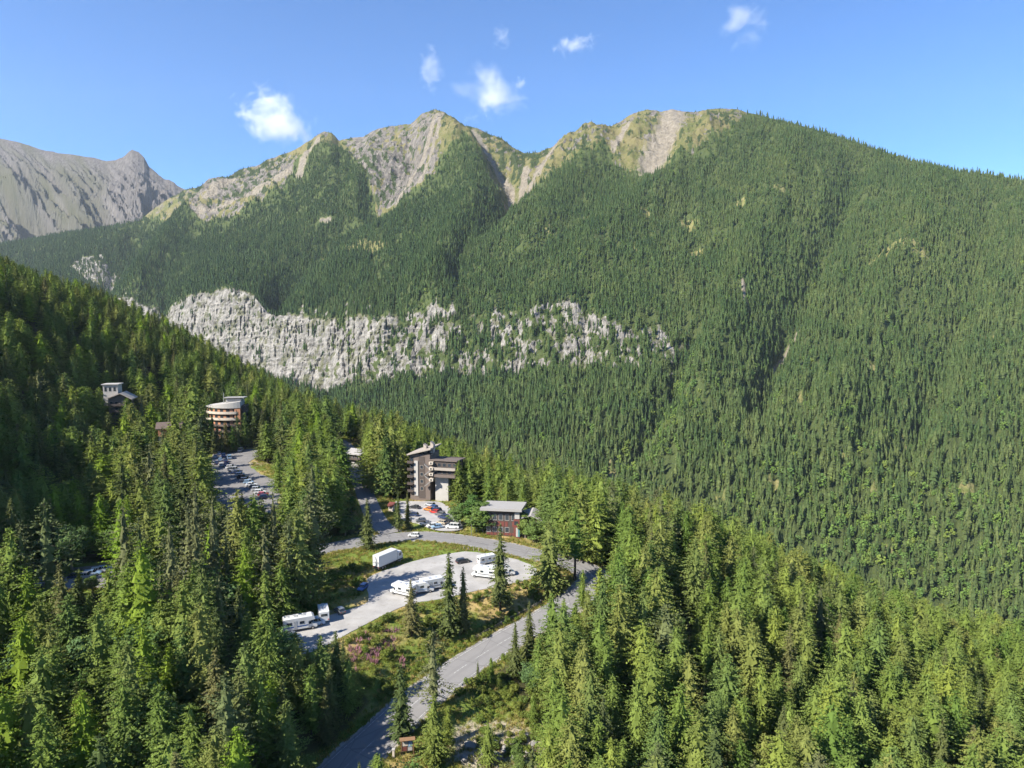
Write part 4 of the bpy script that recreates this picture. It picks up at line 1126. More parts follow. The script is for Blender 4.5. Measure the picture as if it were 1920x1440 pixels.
HA = [  # apex px, py, height, kind, width, label
    (263, 1010, 29, 'bright_larch', 1.05, 'tall bright yellow-green larch rising above the lower left forest'),
    (266, 1163, 22, 'bright_larch', 1.15, None), (316, 1205, 15, 'bright_larch', .9, None), (344, 1162, 19, 'larch', 1, None), (374, 1128, 23, 'larch', 1.05, None),
    (458, 1199, 21, 'larch', 1.1, None), (490, 1141, 21, 'larch', 1, None), (502, 1137, 22, 'larch', 1, None), (486, 1253, 21, 'larch', 1.0, None), (529, 1266, 19, 'spruce', 1.0, None), (421, 1256, 22, 'pine', 1.0, None),
    (536, 1311, 18, 'larch', 1.2, None), (229, 1272, 19, 'larch', 1.2, None), (18, 985, 28, 'larch', 1.1, None), (36, 974, 29, 'old_larch', 1.2, None), (82, 935, 33, 'old_larch', 1.2, 'tall sparse grey larch at the left edge beside the dark hollow'),
    (40, 1147, 23, 'bright_larch', 1.1, None), (76, 1208, 22, 'larch', 1.2, None), (92, 1168, 22, 'larch', .9, None), (79, 1330, 21, 'larch', 1.2, None), (153, 1293, 18, 'bright_larch', 1.2, 'small bright green larch low in the left foreground'),
    (230, 944, 29, 'old_larch', 1.1, None), (259, 968, 26, 'old_larch', .9, None), (316, 973, 28, 'old_larch', 1.1, None), (351, 943, 30, 'old_larch', 1.0, None), (364, 955, 29, 'old_larch', 1.0, None), (397, 925, 32, 'old_larch', 1.05, 'brownish dry larch in front of the shaded upper car park'),
    (444, 916, 29, 'larch', 1.1, None), (475, 924, 28, 'larch', 1.1, None), (490, 932, 26, 'larch', .9, None), (511, 922, 28, 'old_larch', 1.0, None), (457, 1020, 21, 'bright_larch', 1.0, None), (423, 1000, 22, 'old_larch', .8, None), (540, 960, 26, 'old_larch', 1.1, None), (560, 940, 28, 'larch', 1.1, None),
    (1225, 1200, 22, 'larch', 1.1, None), (1305, 1008, 25, 'larch', 1.15, None), (1210, 1020, 22, 'larch', 1.1, None), (1170, 1060, 22, 'larch', 1.1, None), (1125, 1150, 21, 'larch', 1.1, None),
    (548, 850, 19, 'larch', 1.1, None), (575, 862, 19, 'larch', 1.1, None), (520, 840, 17, 'larch', 1.0, None),
    (870, 830, 21, 'larch', 1.2, None), (895, 835, 21, 'larch', 1.2, None), (915, 850, 21, 'larch', 1.3, None), (935, 862, 20, 'larch', 1.2, None), (860, 862, 18, 'larch', 1.1, None), (960, 870, 19, 'larch', 1.2, None),
    (1005, 890, 19, 'larch', 1.3, None), (1030, 900, 18, 'larch', 1.3, None), (1060, 905, 24, 'larch', 1.3, None), (1090, 905, 25, 'larch', 1.3, None), (1120, 915, 24, 'larch', 1.3, None),
    (548, 735, 20, 'larch', 1.1, None), (115, 735, 23, 'larch', 1.3, None), (185, 725, 22, 'larch', 1.5, 'broad yellow-green larch covering the left end of the slate-dark house'), (170, 655, 24, 'larch', 1.2, None), (262, 690, 23, 'larch', 1.4, 'broad larch right of the slate-dark house on the forested hill'), (340, 720, 24, 'larch', 1.3, None), (440, 678, 24, 'spruce', 1.3, None),
    (226, 766, 20, 'larch', 1.2, None), (243, 748, 22, 'larch', 1.3, None), (200, 772, 20, 'larch', 1.3, None), (290, 800, 17, 'larch', 1.2, None), (330, 806, 15, 'larch', 1.1, None), (300, 770, 20, 'larch', 1.3, None),
    (395, 680, 24, 'larch', 1.3, None), (60, 770, 22, 'larch', 1.2, None),
]
for b in HA: by_apex(b[0], b[1], b[2], b[3], b[4], b[5], 'alone' if b[5] else None)
# broad crowned trees
HL = [(100, 1104, 15, 1.25, 'large round broadleaf tree with yellowish top in the left foreground'), (284, 1288, 15, 1.25, 'large pale green birch in the bottom left foreground'), (885, 928, 11, 1.5, 'round leafy tree left of the red-panelled building'), (860, 940, 9, 1.4, 'smaller round leafy tree beside the paved car park'), (905, 942, 11, 1.5, 'leafy tree partly hiding the red-panelled building'),
      (540, 770, 16, 1.2, 'tall blue-green leafy tree above the upper car park'), (575, 775, 16, 1.1, 'dark leafy tree above the side road, right of the blue-green one'), (505, 815, 12, .9, 'pale leafy tree at the edge of the upper car park'), (610, 850, 11, .8, None), (560, 840, 11, .8, None),
      (130, 985, 13, 1.1, 'rounded dark shaded tree beside the cars in the hollow'), (485, 1045, 10, 1.0, None), (1275, 1150, 6, .8, 'small bright green leafy tree in the clearing among the right-hand forest'), (970, 1385, 6, .7, 'pale silvery bush beside the white boulders'), (925, 958, 8, 1.5, None), (893, 958, 8, 1.4, None), (985, 962, 9, 1.2, None), (1000, 975, 8, 1.3, None), (200, 1110, 10, .9, None), (225, 1120, 9, 1.0, None)]
for b in HL: by_apex(b[0], b[1], b[2], 'broadleaf', b[3], b[4], 'alone' if b[4] else None)
HAND = len(TREES)

# the forest between: jittered rows, by zone
def zone_of(x, y, px, py):
    if px > 980 and y < 330 and x > 5: return 'right'
    if y < 210: return 'lowleft'
    if px < 700: return 'hill'
    return 'edge'
step = 6.2
cx_ = np.arange(-520, 480, step); cy_ = np.arange(78, 560, step)
CX, CY = np.meshgrid(cx_, cy_)
CX = CX + rng.uniform(-.46, .46, CX.shape) * step + (np.arange(len(cy_)) % 2)[:, None] * step * .5; CY = CY + rng.uniform(-.46, .46, CY.shape) * step
CX = CX.ravel(); CY = CY.ravel(); CZ = zn(CX, CY)
cpx, cpy = project(CX, CY, CZ)
m = (cpx > -330) & (cpx < 2250) & (cpy < 2100)
m |= (CX > -330) & (CX < -120) & (CY > 90) & (CY < 260)  # tree cover for the out-of-frame knoll that shades the hollow
m &= ~((CY > 470) & (CX > 60))
rdist, _ = road_dist(CX, CY); m &= rdist > 3.2
for pl, _ in LOTS: m &= poly_dist(CX, CY, pl) > 2.5
for pl in OPEN_POLYS: m &= ~in_poly(CX, CY, pl)
for fx, fy, fr_ in FOOT: m &= np.hypot(CX - fx, CY - fy) > fr_
dens_n = fbm(CX / 28, CY / 28, 3, 141)
m &= (rng.random(len(CX)) < np.where(cpx > 1000, .95, .93) + .2 * dens_n)
hx = np.array([[q['x'], q['y']] for q in TREES])
for i in np.nonzero(m)[0]:
    x, y, z = CX[i], CY[i], CZ[i]
    if np.min(np.hypot(hx[:, 0] - x, hx[:, 1] - y)) < 3.4: continue
    zo = zone_of(x, y, cpx[i], cpy[i])
    r_ = rng.random()
    if zo == 'right': h = rng.uniform(16, 26); kind = 'larch' if r_ < .84 else 'spruce' if r_ < .90 else 'old_larch' if r_ < .95 else 'pine'
    elif zo == 'lowleft': h = rng.uniform(13, 25); kind = 'larch' if r_ < .5 else 'spruce' if r_ < .68 else 'old_larch' if r_ < .82 else 'bright_larch' if r_ < .92 else 'broadleaf'
    elif zo == 'edge': h = rng.uniform(13, 25); kind = 'larch' if r_ < .72 else 'spruce' if r_ < .90 else 'pine'
    else: h = rng.uniform(16, 25) * (.8 if y > 370 else 1.0); kind = 'larch' if r_ < .62 else 'spruce' if r_ < .84 else 'bright_larch' if r_ < .93 else 'old_larch'
    if kind == 'broadleaf': h *= .62
    if y < 150 and abs(x) < 60: h *= .85
    w = rng.uniform(.9, 1.3)
    if zo == 'hill':
        if rng.random() < .42: continue
        h *= 1.12; w = rng.uniform(1.15, 1.6)
    elif zo == 'lowleft':
        if rng.random() < .15: continue
        w = rng.uniform(1.0, 1.45)
    for tr_ in range(3):
        if not blocks(x, y, z, h, VAR[kind][0][3] * w * h / VAR[kind][0][2]): break
        h *= .62
    else: continue
    if h < 4: continue
    # nothing may tower over the skyline of the photograph's near forest
    TREES.append(dict(x=float(x), y=float(y), z=float(z) - .15, h=float(h), w=float(w), kind=kind, note=None, zone=zo, rot=float(rng.uniform(0, 6.28))))
hx2 = np.array([[q['x'], q['y']] for q in TREES])
yi = np.nonzero(m)[0][::2]
yx = CX[yi] + rng.uniform(-3.2, 3.2, len(yi)); yy = CY[yi] + rng.uniform(-3.2, 3.2, len(yi))
ok = (yy < 330) & (road_dist(yx, yy)[0] > 3)
for pl, _ in LOTS: ok &= poly_dist(yx, yy, pl) > 3
for pl in OPEN_POLYS: ok &= ~in_poly(yx, yy, pl)
for fx, fy, fr_ in FOOT: ok &= np.hypot(yx - fx, yy - fy) > fr_
yx, yy = yx[ok], yy[ok]; yz = zn(yx, yy)
for x, y, z in zip(yx, yy, yz):
    if np.min(np.hypot(hx2[:, 0] - x, hx2[:, 1] - y)) < 2.0: continue
    h = rng.uniform(4, 9)
    if blocks(x, y, z, h, 1.6): continue
    TREES.append(dict(x=float(x), y=float(y), z=float(z) - .15, h=float(h), w=float(rng.uniform(1.1, 1.6)), kind=['larch', 'spruce', 'larch', 'broadleaf'][int(rng.integers(4))], note=None, zone=zone_of(x, y, *[float(v) for v in project(x, y, z)]), rot=float(rng.uniform(0, 6.28))))
print('near trees', len(TREES))

ZL = {'right': ('larch forest on the slope right of the hairpin', 'trees of the forest right of the road'),
      'lowleft': ('mixed forest in the lower left foreground', 'trees of the lower left forest'),
      'hill': ('forest climbing the hill on the left', 'trees of the left hill forest'),
      'edge': ('wood along the plateau edge behind the houses', 'trees along the plateau edge'),
      'verge': ('verge along the lower road', 'young trees along the lower road'), None: ('woodland around the car parks', 'trees around the car parks')}
KN = {'larch': ('larch_tree', 'olive green larch'), 'bright_larch': ('larch_tree', 'bright yellow-green larch'), 'spruce': ('spruce_tree', 'dark green spruce'), 'old_larch': ('larch_tree', 'sparse brownish larch'), 'pine': ('pine_tree', 'broad spreading pine'), 'broadleaf': ('leafy_tree', 'round leafy tree')}
for q in TREES:
    q['px'], q['py'] = (float(v) for v in project(q['x'], q['y'], q['z'] + q['h'] * .8))
    q['size'] = q['h'] / q['y'] * (1.0 if -40 < q['px'] < 1960 and q['py'] < 1470 else .02) + (10 if q['note'] else 0)
def place_words(q, zl):
    px, py = q['px'], q['py']; zo = q['zone']
    tall = 'low ' if q['h'] < 13 else ''
    if zo == 'right':
        row = 'at the bottom edge' if py > 1310 else 'in the lower rows' if py > 1180 else 'in the middle rows' if py > 1060 else 'along the crest'
        col = 'below the lower road' if px < 1180 else 'left of the clearing' if px < 1290 and py < 1200 else 'in the centre' if px < 1480 else 'towards the right' if px < 1720 else 'at the right edge'
        return '%s of the right-hand forest, %s' % (row, col)
    if zo == 'lowleft':
        row = 'at the bottom edge' if py > 1290 else 'in the middle' if py > 1130 else 'at the back'
        col = 'by the left edge' if px < 140 else 'left of centre' if px < 330 else 'near the road' if px > 520 else 'right of centre'
        return '%s of the lower left forest, %s' % (row, col)
    if zo == 'hill': return 'on the left hill, ' + ('by the left edge' if px < 150 else 'around the brown house' if px < 330 else 'near the terracotta building' if px < 500 else 'above the side road')
    if zo == 'edge': return 'on the plateau edge, ' + ('behind the apartment block' if px < 900 else 'behind the red-panelled building')
    if zo == 'verge': return 'beside ' + ('the side road' if py < 1000 and px < 700 else 'the apartment block' if py < 1000 else 'the lower road')
    return ('among the trees below the upper car park' if 380 < px < 600 and py < 1100 else 'in the lower left foreground' if px < 600 and py > 880 else 'on the left hill slope' if px < 480 else 'in the wood around the houses' if px < 1000 else 'just right of the hairpin')
order = sorted(range(len(TREES)), key=lambda i: -TREES[i]['size'])
single = set(order[:300])
rest = []
for n_, i in enumerate(order):
    q = TREES[i]
    vs_ = VAR[q['kind']]
    k = int(rng.integers(len(vs_))); crown, trunk, H, Rm = vs_[k]
    sc = (q['h'] / H * q['w'], q['h'] / H * q['w'], q['h'] / H)
    if i not in single:
        rest.append((q, q['kind'], k, sc)); continue
    nm, look = KN[q['kind']]
    root = empty(nm, (q['x'], q['y'], q['z']), q['rot']); root.scale = sc
    mesh_obj('trunk', trunk, None, root); mesh_obj('crown', crown, None, root)
    zl, gr = ZL[q['zone'] if q['zone'] in ZL else None]
    if q['note']: tag(root, q['note'], 'tree')
    else:
        pl = place_words(q, zl); tag(root, look + ' ' + pl, 'tree', (look + 'es ' if look.endswith('larch') else look + 's ') + pl)
# the rest of the near forest, one mass
models = []; slot = {}
for kind, vs_ in VAR.items():
    if kind == 'shrub': continue
    for k, (crown, trunk, H, Rm) in enumerate(vs_):
        bm = bmesh.new(); bm.from_mesh(crown); nf_ = len(bm.faces); bm.from_mesh(trunk)
        bm.faces.ensure_lookup_table()
        for f in bm.faces[nf_:]: f.material_index = 1
        me = bpy.data.meshes.new(kind + '_whole'); bm.to_mesh(me); bm.free()
        me.materials.append(crown.materials[0]); me.materials.append(trunk.materials[0])
        slot[(kind, k)] = len(models); models.append(me)
instancer('near_forest', [(q['x'], q['y'], q['z']) for q, *_ in rest], [s_[3] for s_ in rest], [q['rot'] for q, *_ in rest], [slot[(s_[1], s_[2])] for s_ in rest], models,
          'mixed larch and spruce forest filling the near hillsides', 'forest')
# ================================================================== BUILDINGS
M_white = plain('white render', (.44, .42, .39), .85, .16, .6)
M_cream = plain('cream render', (.56, .49, .40), .85, .12, .6)
M_terra = plain('terracotta render', (.46, .22, .12), .85, .14, .7)
M_wood = plain('weathered dark timber', (.082, .064, .054), .8, .3, 2.0)
M_brown = plain('brown cladding', (.16, .125, .105), .8, .25, 1.5)
M_grey = plain('grey concrete', (.24, .225, .21), .9, .15, .8)
M_fascia = plain('pale fascia board', (.38, .33, .28), .8, .12, 1.0)
M_red = plain('oxide red panel', (.17, .05, .038), .7, .15, 1.5)
M_roofp = plain('pale membrane roof', (.36, .345, .325), .8, .10, .4)
M_roofd = plain('brown roof shingle', (.13, .095, .08), .9, .25, 3.0)
M_glass = plain('window glass', (.035, .045, .055), .08, .1, 1.0, .8)
M_teal = plain('teal door paint', (.10, .30, .30), .5, .1)
M_metal = plain('galvanised metal', (.42, .43, .44), .4, .1, 2.0, .5, .7)

def windows(parent, spots, frame_mat, y, w, h, depth=.12):
    """each opening: a frame proud of the wall and a pane set back in it; facing -y at plane y"""
    for (x, z) in spots:
        fr_ = MB()
        fr_.box(x - w / 2 - .09, x - w / 2, y - .06, y + .05, z, z + h); fr_.box(x + w / 2, x + w / 2 + .09, y - .06, y + .05, z, z + h)
        fr_.box(x - w / 2 - .09, x + w / 2 + .09, y - .07, y + .05, z - .1, z); fr_.box(x - w / 2 - .09, x + w / 2 + .09, y - .07, y + .05, z + h, z + h + .09)
        f = fr_.build('window', frame_mat, parent)
        MB().box(x - w / 2, x + w / 2, y - .02, y + .04, z, z + h).build('pane', M_glass, f)
def windows_x(parent, spots, frame_mat, x, w, h, sgn=-1):
    for (y, z) in spots:
        fr_ = MB(); a, b = (x - .06, x + .05) if sgn < 0 else (x - .05, x + .06)
        fr_.box(a, b, y - w / 2 - .09, y - w / 2, z, z + h); fr_.box(a, b, y + w / 2, y + w / 2 + .09, z, z + h)
        fr_.box(a - .01, b, y - w / 2 - .09, y + w / 2 + .09, z - .1, z); fr_.box(a - .01, b, y - w / 2 - .09, y + w / 2 + .09, z + h, z + h + .09)
        f = fr_.build('window', frame_mat, parent)
        a, b = (x - .02, x + .04) if sgn < 0 else (x - .04, x + .02)
        MB().box(a, b, y - w / 2, y + w / 2, z, z + h).build('pane', M_glass, f)

# ---- apartment block behind the paved car park
p = on_z(800, 930, 2.6)
o = empty('apartment_building', p, R(-14))
tag(o, 'brown and white apartment block with sloping roof above the paved car park', 'building')
MB().box(-7.2, 1.6, 0, 11, -4, 17.4).build('tower_wall', M_brown, o)
MB().box(-5.2, -3.6, -.35, 0, 0, 14.6).build('white_wall_strip', M_white, o)
MB().box(-3.3, -.6, -.1, 0, -1, 16.4).build('timber_panel', M_wood, o)
MB().slab([(-8.0, -1.4, 17.4), (2.4, -1.4, 20.2), (2.4, 11.8, 20.2), (-8.0, 11.8, 17.4)], .55).build('roof', M_fascia, o)
roof_o = [c for c in o.children if c.name.startswith('roof')][0]
for cx0, hh in ((-2.2, 2.2), (.9, 3.4)):
    MB().prism([(cx0, 2.5), (cx0 + 1.3, 2.5), (cx0 + 1.3, 4.6), (cx0, 4.6)], 17.6, 20, lambda a, b, c=cx0, g=hh: 19.0 + g if a < c + .6 else 18.8 + g * .72).build('chimney', M_fascia, roof_o)
for k in range(5):
    b_ = MB(); z = 1.6 + k * 3.0
    b_.box(-7.9, -5.5, -1.5, 0, z, z + .22); b_.box(-7.9, -5.5, -1.5, -1.38, z + .22, z + 1.1); b_.box(-7.9, -7.78, -1.38, 0, z + .22, z + 1.1)
    b_.build('balcony', M_wood, o)
windows(o, [(-6.4, 1.9 + 3 * k + .2) for k in range(5)], M_wood, 0, 1.3, 1.7)
windows(o, [(-2.0, 2.4 + 3 * k) for k in range(4)], M_fascia, -.1, 1.2, 1.3)
# open stair zigzagging up beside the tower
for k in range(4):
    z = 4.8 + k * 2.3
    MB().slab([(-.4, -1.9, z + 2.1), (.5, -1.9, z + 2.1), (2.9, -1.9, z + .2), (2.0, -1.9, z + .2)][::-1], .85).build('stair_flight', M_cream, o) if False else None
    st = MB(); a0, a1 = ((-.2, 2.6) if k % 2 == 0 else (2.6, -.2))
    pr = [(a0, -1.9, z), (a1, -1.9, z + 2.2), (a1, -.9, z + 2.2), (a0, -.9, z)]
    if k % 2: pr = pr[::-1]
    st.slab(pr, .5).build('stair_flight', M_grey, o)
    MB().box(1.9, 3.6, -2.1, -.2, z + 2.0, z + 3.1).build('stair_landing', M_cream, o)
    MB().box(2.5, 3.1, -2.16, -2.1, z + 2.25, z + 2.95).build('opening', M_glass, o)
# cantilevered wing on a white base
MB().box(3.4, 9.0, 1.2, 9.5, -4, 8.6).build('base_wall', M_white, o)
MB().box(1.6, 12.6, -.4, 10, 8.6, 14.9).build('wing_wall', M_wood, o)
MB().slab([(1.2, -1.0, 15.6), (13.6, -1.0, 15.6), (13.6, 10.6, 14.7), (1.2, 10.6, 14.7)], .5).build('wing_roof', M_brown, o)
for z in (8.5, 11.4):
    b_ = MB(); b_.box(2.2, 13.0, -1.6, -.4, z, z + .25); b_.box(2.2, 13.0, -1.6, -1.46, z + .25, z + 1.15); b_.box(12.86, 13.0, -1.46, -.4, z + .25, z + 1.15)
    b_.build('balcony', M_fascia if z > 10 else M_brown, o)
windows(o, [(3.6 + 2.2 * k, 12.75) for k in range(5)], M_brown, -.4, 1.3, 1.4)
windows(o, [(3.6 + 2.2 * k, 9.75) for k in range(4)], M_brown, -.4, 1.3, 1.4)
windows_x(o, [(2.5 + 2.6 * k, 2.0 + 3 * j) for k in range(3) for j in range(5)], M_wood, -7.2, 1.2, 1.4)

# ---- red panelled building beside the upper road
p = on_z(946, 1004, 0.2)
o = empty('red_panelled_building', p, R(-8))
tag(o, 'low building with red panels and flat pale roof beside the upper road', 'building')
MB().box(-6.5, 5.0, 0, 9, -3, 8.4).build('wall', M_wood, o)
rf = MB().slab([(-8.4, -1.6, 9.9), (6.2, -1.6, 9.9), (6.6, 10, 9.5), (-8.0, 10, 9.5)], .9).build('roof', M_roofp, o)
for k in range(8):
    MB().box(-6.3 + k * 1.28, -5.25 + k * 1.28, -.08, 0, 3.2, 5.0).build('red_panel', M_red, o) if k not in (2, 6) else None
    MB().box(-6.3 + k * 1.28, -5.25 + k * 1.28, -.08, 0, .1, 1.0).build('red_panel', M_red, o)
windows(o, [(-5.7 + k * 2.2, 5.5) for k in range(5)], M_white, 0, 1.3, 1.9); windows(o, [(-5.7 + k * 2.2, 1.2) for k in range(4)], M_white, 0, 1.3, 1.7)
MB().box(3.6, 5.3, -.5, 2.5, 6.2, 9.0).build('corner_pier', M_white, o)
MB().box(3.3, 5.4, -.9, 1.5, -2, 6.0).build('red_corner', M_red, o)
MB().box(4.15, 4.85, -.98, -.9, 0, 3.2).build('door_frame', M_white, o)
dr = MB().box(4.95, 5.38, -.97, -.9, 0, 2.8).build('door', M_teal, o)
MB().box(3.55, 4.9, -.97, -.9, 4.2, 5.5).build('dark_window', M_glass, o)
MB().box(5.4, 12.5, 1.0, 9.0, -4, 4.2).build('annex_wall', M_brown, o)
MB().slab([(4.6, .0, 6.2), (9.2, .0, 7.6), (9.2, 10, 7.6), (4.6, 10, 6.2)], .35).build('annex_roof', M_roofp, o)
MB().slab([(9.2, .0, 7.6), (13.6, .0, 5.6), (13.6, 10, 5.6), (9.2, 10, 7.6)], .35).build('annex_roof', M_roofp, o)
MB().prism([(5.4, 1.0), (12.5, 1.0), (12.5, 9), (5.4, 9)], 4.2, 5.2, None).build('annex_gable', M_brown, o)
windows(o, [(7.2, 2.2), (9.8, 2.2)], M_white, 1.0, 1.2, 1.3)

# ---- terracotta building with curved terraces above the upper car park
p = on_z(418, 832, 12.0)
o = empty('terracotta_building', p, R(10))
tag(o, 'terracotta apartment building with curved white terraces above the upper car park', 'building')
def arc(r0, a0, a1, n=14, cx=4.5, cy=17.0): return [(cx + r0 * math.cos(R(a0 + (a1 - a0) * i / n)), cy + r0 * math.sin(R(a0 + (a1 - a0) * i / n))) for i in range(n + 1)]
def fan(r0): return arc(r0, 207, 285) + [(8.6, 13.0), (-9.0, 13.0)]
MB().prism(fan(15.6), -4, 18.0).build('wall', M_terra, o)
MB().box(5.9, 8.7, .9, 13.5, -4, 17.6).build('pier', M_terra, o)
MB().box(8.6, 10.6, 3.5, 13.5, -4, 18.8).build('side_wall', M_wood, o)
for k in range(5):
    z = 2.6 + k * 3.1
    r_o = 17.2 - .6 * max(0, k - 3) - .3 * (k % 2)
    outer = arc(r_o, 210, 280); inner = arc(r_o - .25, 210, 280)
    b_ = MB(); b_.prism(arc(r_o, 210, 280) + arc(15.5, 210, 280)[::-1], z, z + .28)
    b_.prism(outer + inner[::-1], z + .28, z + (1.25 if k > 2 else 1.0))
    b_.build('balcony', M_cream if k > 2 else M_brown, o)  # lower balconies take brown: shade on the lower floors put into the colour
    for a in range(6):
        an = 215 + a * 12
        c_, s_ = math.cos(R(an)), math.sin(R(an)); tx, ty = -s_, c_
        bx_, by_ = 4.5 + 15.63 * c_, 17.0 + 15.63 * s_
        w_ = MB(); w_.prism([(bx_ - tx * .8, by_ - ty * .8), (bx_ + c_ * .06 - tx * .8, by_ + s_ * .06 - ty * .8), (bx_ + c_ * .06 + tx * .8, by_ + s_ * .06 + ty * .8), (bx_ + tx * .8, by_ + ty * .8)], z + .5, z + 2.5)
        w_.build('window', M_glass, o)
rf = MB().prism(fan(16.4), 18.02, 19.6, lambda a, b: 18.9 + .14 * (a + 9)).build('roof', M_white, o)
MB().box(1.0, 8.4, 5.0, 12.5, 19.6, 22.4).build('penthouse', M_white, rf)
MB().slab([(.2, 4.0, 23.3), (10.2, 4.0, 23.3), (10.2, 13, 22.8), (.2, 13, 22.8)], .4).build('penthouse_roof', M_roofp, rf)
MB().tube((-.6, 8, 19.5), (-.6, 8, 25.4), .22, .18).build('flue', M_metal, rf)
windows_x(o, [(5.5 + 2.6 * k, 2.0 + 3.1 * j) for k in range(3) for j in range(5)], M_white, 10.6, 1.2, 1.5, 1)

# ---- slate dark house with white penthouse on the hill
p = on_z(216, 800, 22.0)
o = empty('hill_apartment_house', p, R(16))
tag(o, 'tall brown house with white box on its roof among the left hill trees', 'building')
MB().box(-2.5, 6.5, 0, 10, -5, 14.5).build('wall', M_brown, o)
MB().slab([(-3.3, -1.2, 14.4), (3.2, -1.2, 16.9), (3.2, 11, 16.9), (-3.3, 11, 14.4)], .5).build('roof', M_fascia, o)
MB().slab([(3.2, -1.2, 16.9), (8.4, -1.2, 13.8), (8.4, 11, 13.8), (3.2, 11, 16.9)], .5).build('roof', M_fascia, o)
MB().side([(0.02, 14.4), (9.98, 14.4), (9.98, 15.9), (.02, 15.9)], .5, 4.8).build('gable', M_brown, o)
MB().box(-5.6, 1.0, 4, 12, 10, 20.6).build('white_tower', M_white, o)
tw_o = [c for c in o.children if c.name.startswith('white_tower')][0]
windows(tw_o, [(-4.4, 17.4), (-2.4, 17.4), (-.4, 17.4)], M_white, 4.0, 1.1, 2.0)
MB().slab([(-6.2, 3.4, 21.1), (1.6, 3.4, 21.1), (1.6, 12.6, 20.9), (-6.2, 12.6, 20.9)], .45).build('tower_roof', M_white, tw_o)
for k in range(4):
    b_ = MB(); z = 1.4 + 3.0 * k; b_.box(-2.2, 6.2, -1.5, 0, z, z + .22); b_.box(-2.2, 6.2, -1.5, -1.38, z + .22, z + 1.1); b_.build('balcony', M_wood, o)
windows(o, [(-1.2 + 2.3 * k, 2.0 + 3 * j) for k in range(4) for j in range(4)], M_fascia, 0, 1.3, 1.5)

def chalet(name, p, rz, w, dp, h, wall, band, roofm, label):
    o = empty(name, p, rz); tag(o, label, 'building')
    MB().box(-w / 2, w / 2, 0, dp, -3, h * .5).build('lower_wall', wall, o)
    MB().box(-w / 2 - .15, w / 2 + .15, -.15, dp + .15, h * .5, h).build('upper_wall', band, o)
    MB().side([(-1.0, h), (dp + 1.0, h), (dp / 2, h + w * .22)], -w / 2 - .12, w / 2 + .12).build('gable', band, o)
    rf_ = MB()
    rf_.slab([(-w / 2 - 1.2, -1.3, h + .05), (w / 2 + 1.2, -1.3, h + .05), (w / 2 + 1.2, dp / 2, h + .3 + w * .24), (-w / 2 - 1.2, dp / 2, h + .3 + w * .24)], .25)
    rf_.slab([(-w / 2 - 1.2, dp / 2, h + .3 + w * .24), (w / 2 + 1.2, dp / 2, h + .3 + w * .24), (w / 2 + 1.2, dp + 1.3, h + .05), (-w / 2 - 1.2, dp + 1.3, h + .05)], .25)
    r_o = rf_.build('roof', roofm, o)
    MB().box(w * .2, w * .2 + .8, dp * .6, dp * .6 + .8, h, h + w * .24 + 1.2).build('chimney', M_grey, r_o)
    windows(o, [(-w * .3, h * .14), (w * .12, h * .14)], M_white, 0, 1.1, 1.2); windows(o, [(-w * .3, h * .62), (0, h * .62), (w * .3, h * .62)], M_white, -.15, 1.0, 1.1)
    b_ = MB(); b_.box(-w / 2, w / 2, -1.35, -.15, h * .5, h * .5 + .2); b_.box(-w / 2, w / 2, -1.35, -1.25, h * .5 + .2, h * .5 + 1.0); b_.build('balcony', band, o)
    dz = MB().box(w * .3, w * .3 + 1.0, -.06, 0, 0, 2.1).build('door', M_wood, o); MB().box(w * .3 + .1, w * .3 + .16, -.12, -.06, 1.0, 1.15).build('handle', M_metal, dz)
    return o
chalet('chalet', on_z(318, 832, 16.5), R(20), 9, 8, 7.5, M_white, M_terra, M_roofd, 'small white chalet with terracotta upper floor in the left hill forest')
chalet('chalet', on_z(664, 872, 5.6), R(-25), 7, 8, 5.4, M_white, M_wood, M_roofp, 'small dark timber chalet with pale roof at the top of the side road')
chalet('chalet', on_z(486, 800, 13.5), R(-10), 6.5, 7, 7.0, M_brown, M_brown, M_roofd, 'small brown-roofed hut right of the terracotta building')
chalet('chalet', on_z(738, 918, 3.2), R(-14), 6, 7, 6.0, M_cream, M_wood, M_roofd, 'small cream chalet half hidden by larches left of the apartment block')
# ================================================================== VEHICLES
M_tyre = plain('tyre rubber', (.022, .022, .023), .9, .2)
M_rim = plain('alloy rim', (.45, .45, .46), .35, .1, 2, .5, .8)
M_cglass = plain('car glass', (.03, .038, .045), .06, .1, 1, .9)
M_lampr = plain('red lamp', (.45, .02, .02), .3, .1)
M_lampw = plain('clear lamp', (.7, .7, .68), .2, .05)
M_trim = plain('black plastic trim', (.03, .03, .032), .6, .1)
PAINT = {}
def paint(name, col, metal=0.0):
    t = NT(name + ' car paint')
    n = t.noise(1.2, t.coords('Object'), 3, .6)
    p_ = t.n('ShaderNodeBsdfPrincipled')
    t.t.links.new(t.mix(n, tuple(v * .93 for v in col), col), p_.inputs['Base Color'])
    p_.inputs['Roughness'].default_value = .32; p_.inputs['Metallic'].default_value = metal; p_.inputs['Coat Weight'].default_value = .6; p_.inputs['Coat Roughness'].default_value = .08
    t.t.links.new(p_.outputs[0], t.out.inputs[0])
    PAINT[name] = t.m
for nm, c, mt in (('white', (.56, .56, .545), 0), ('silver', (.45, .46, .47), .3), ('grey', (.14, .145, .15), .2), ('black', (.018, .018, .02), 0), ('blue', (.035, .09, .24), 0), ('red', (.42, .03, .025), 0), ('dark blue', (.015, .03, .085), 0), ('light blue', (.24, .36, .50), .1), ('orange', (.55, .18, .03), 0), ('beige', (.42, .36, .27), .1)):
    paint(nm, c, mt)

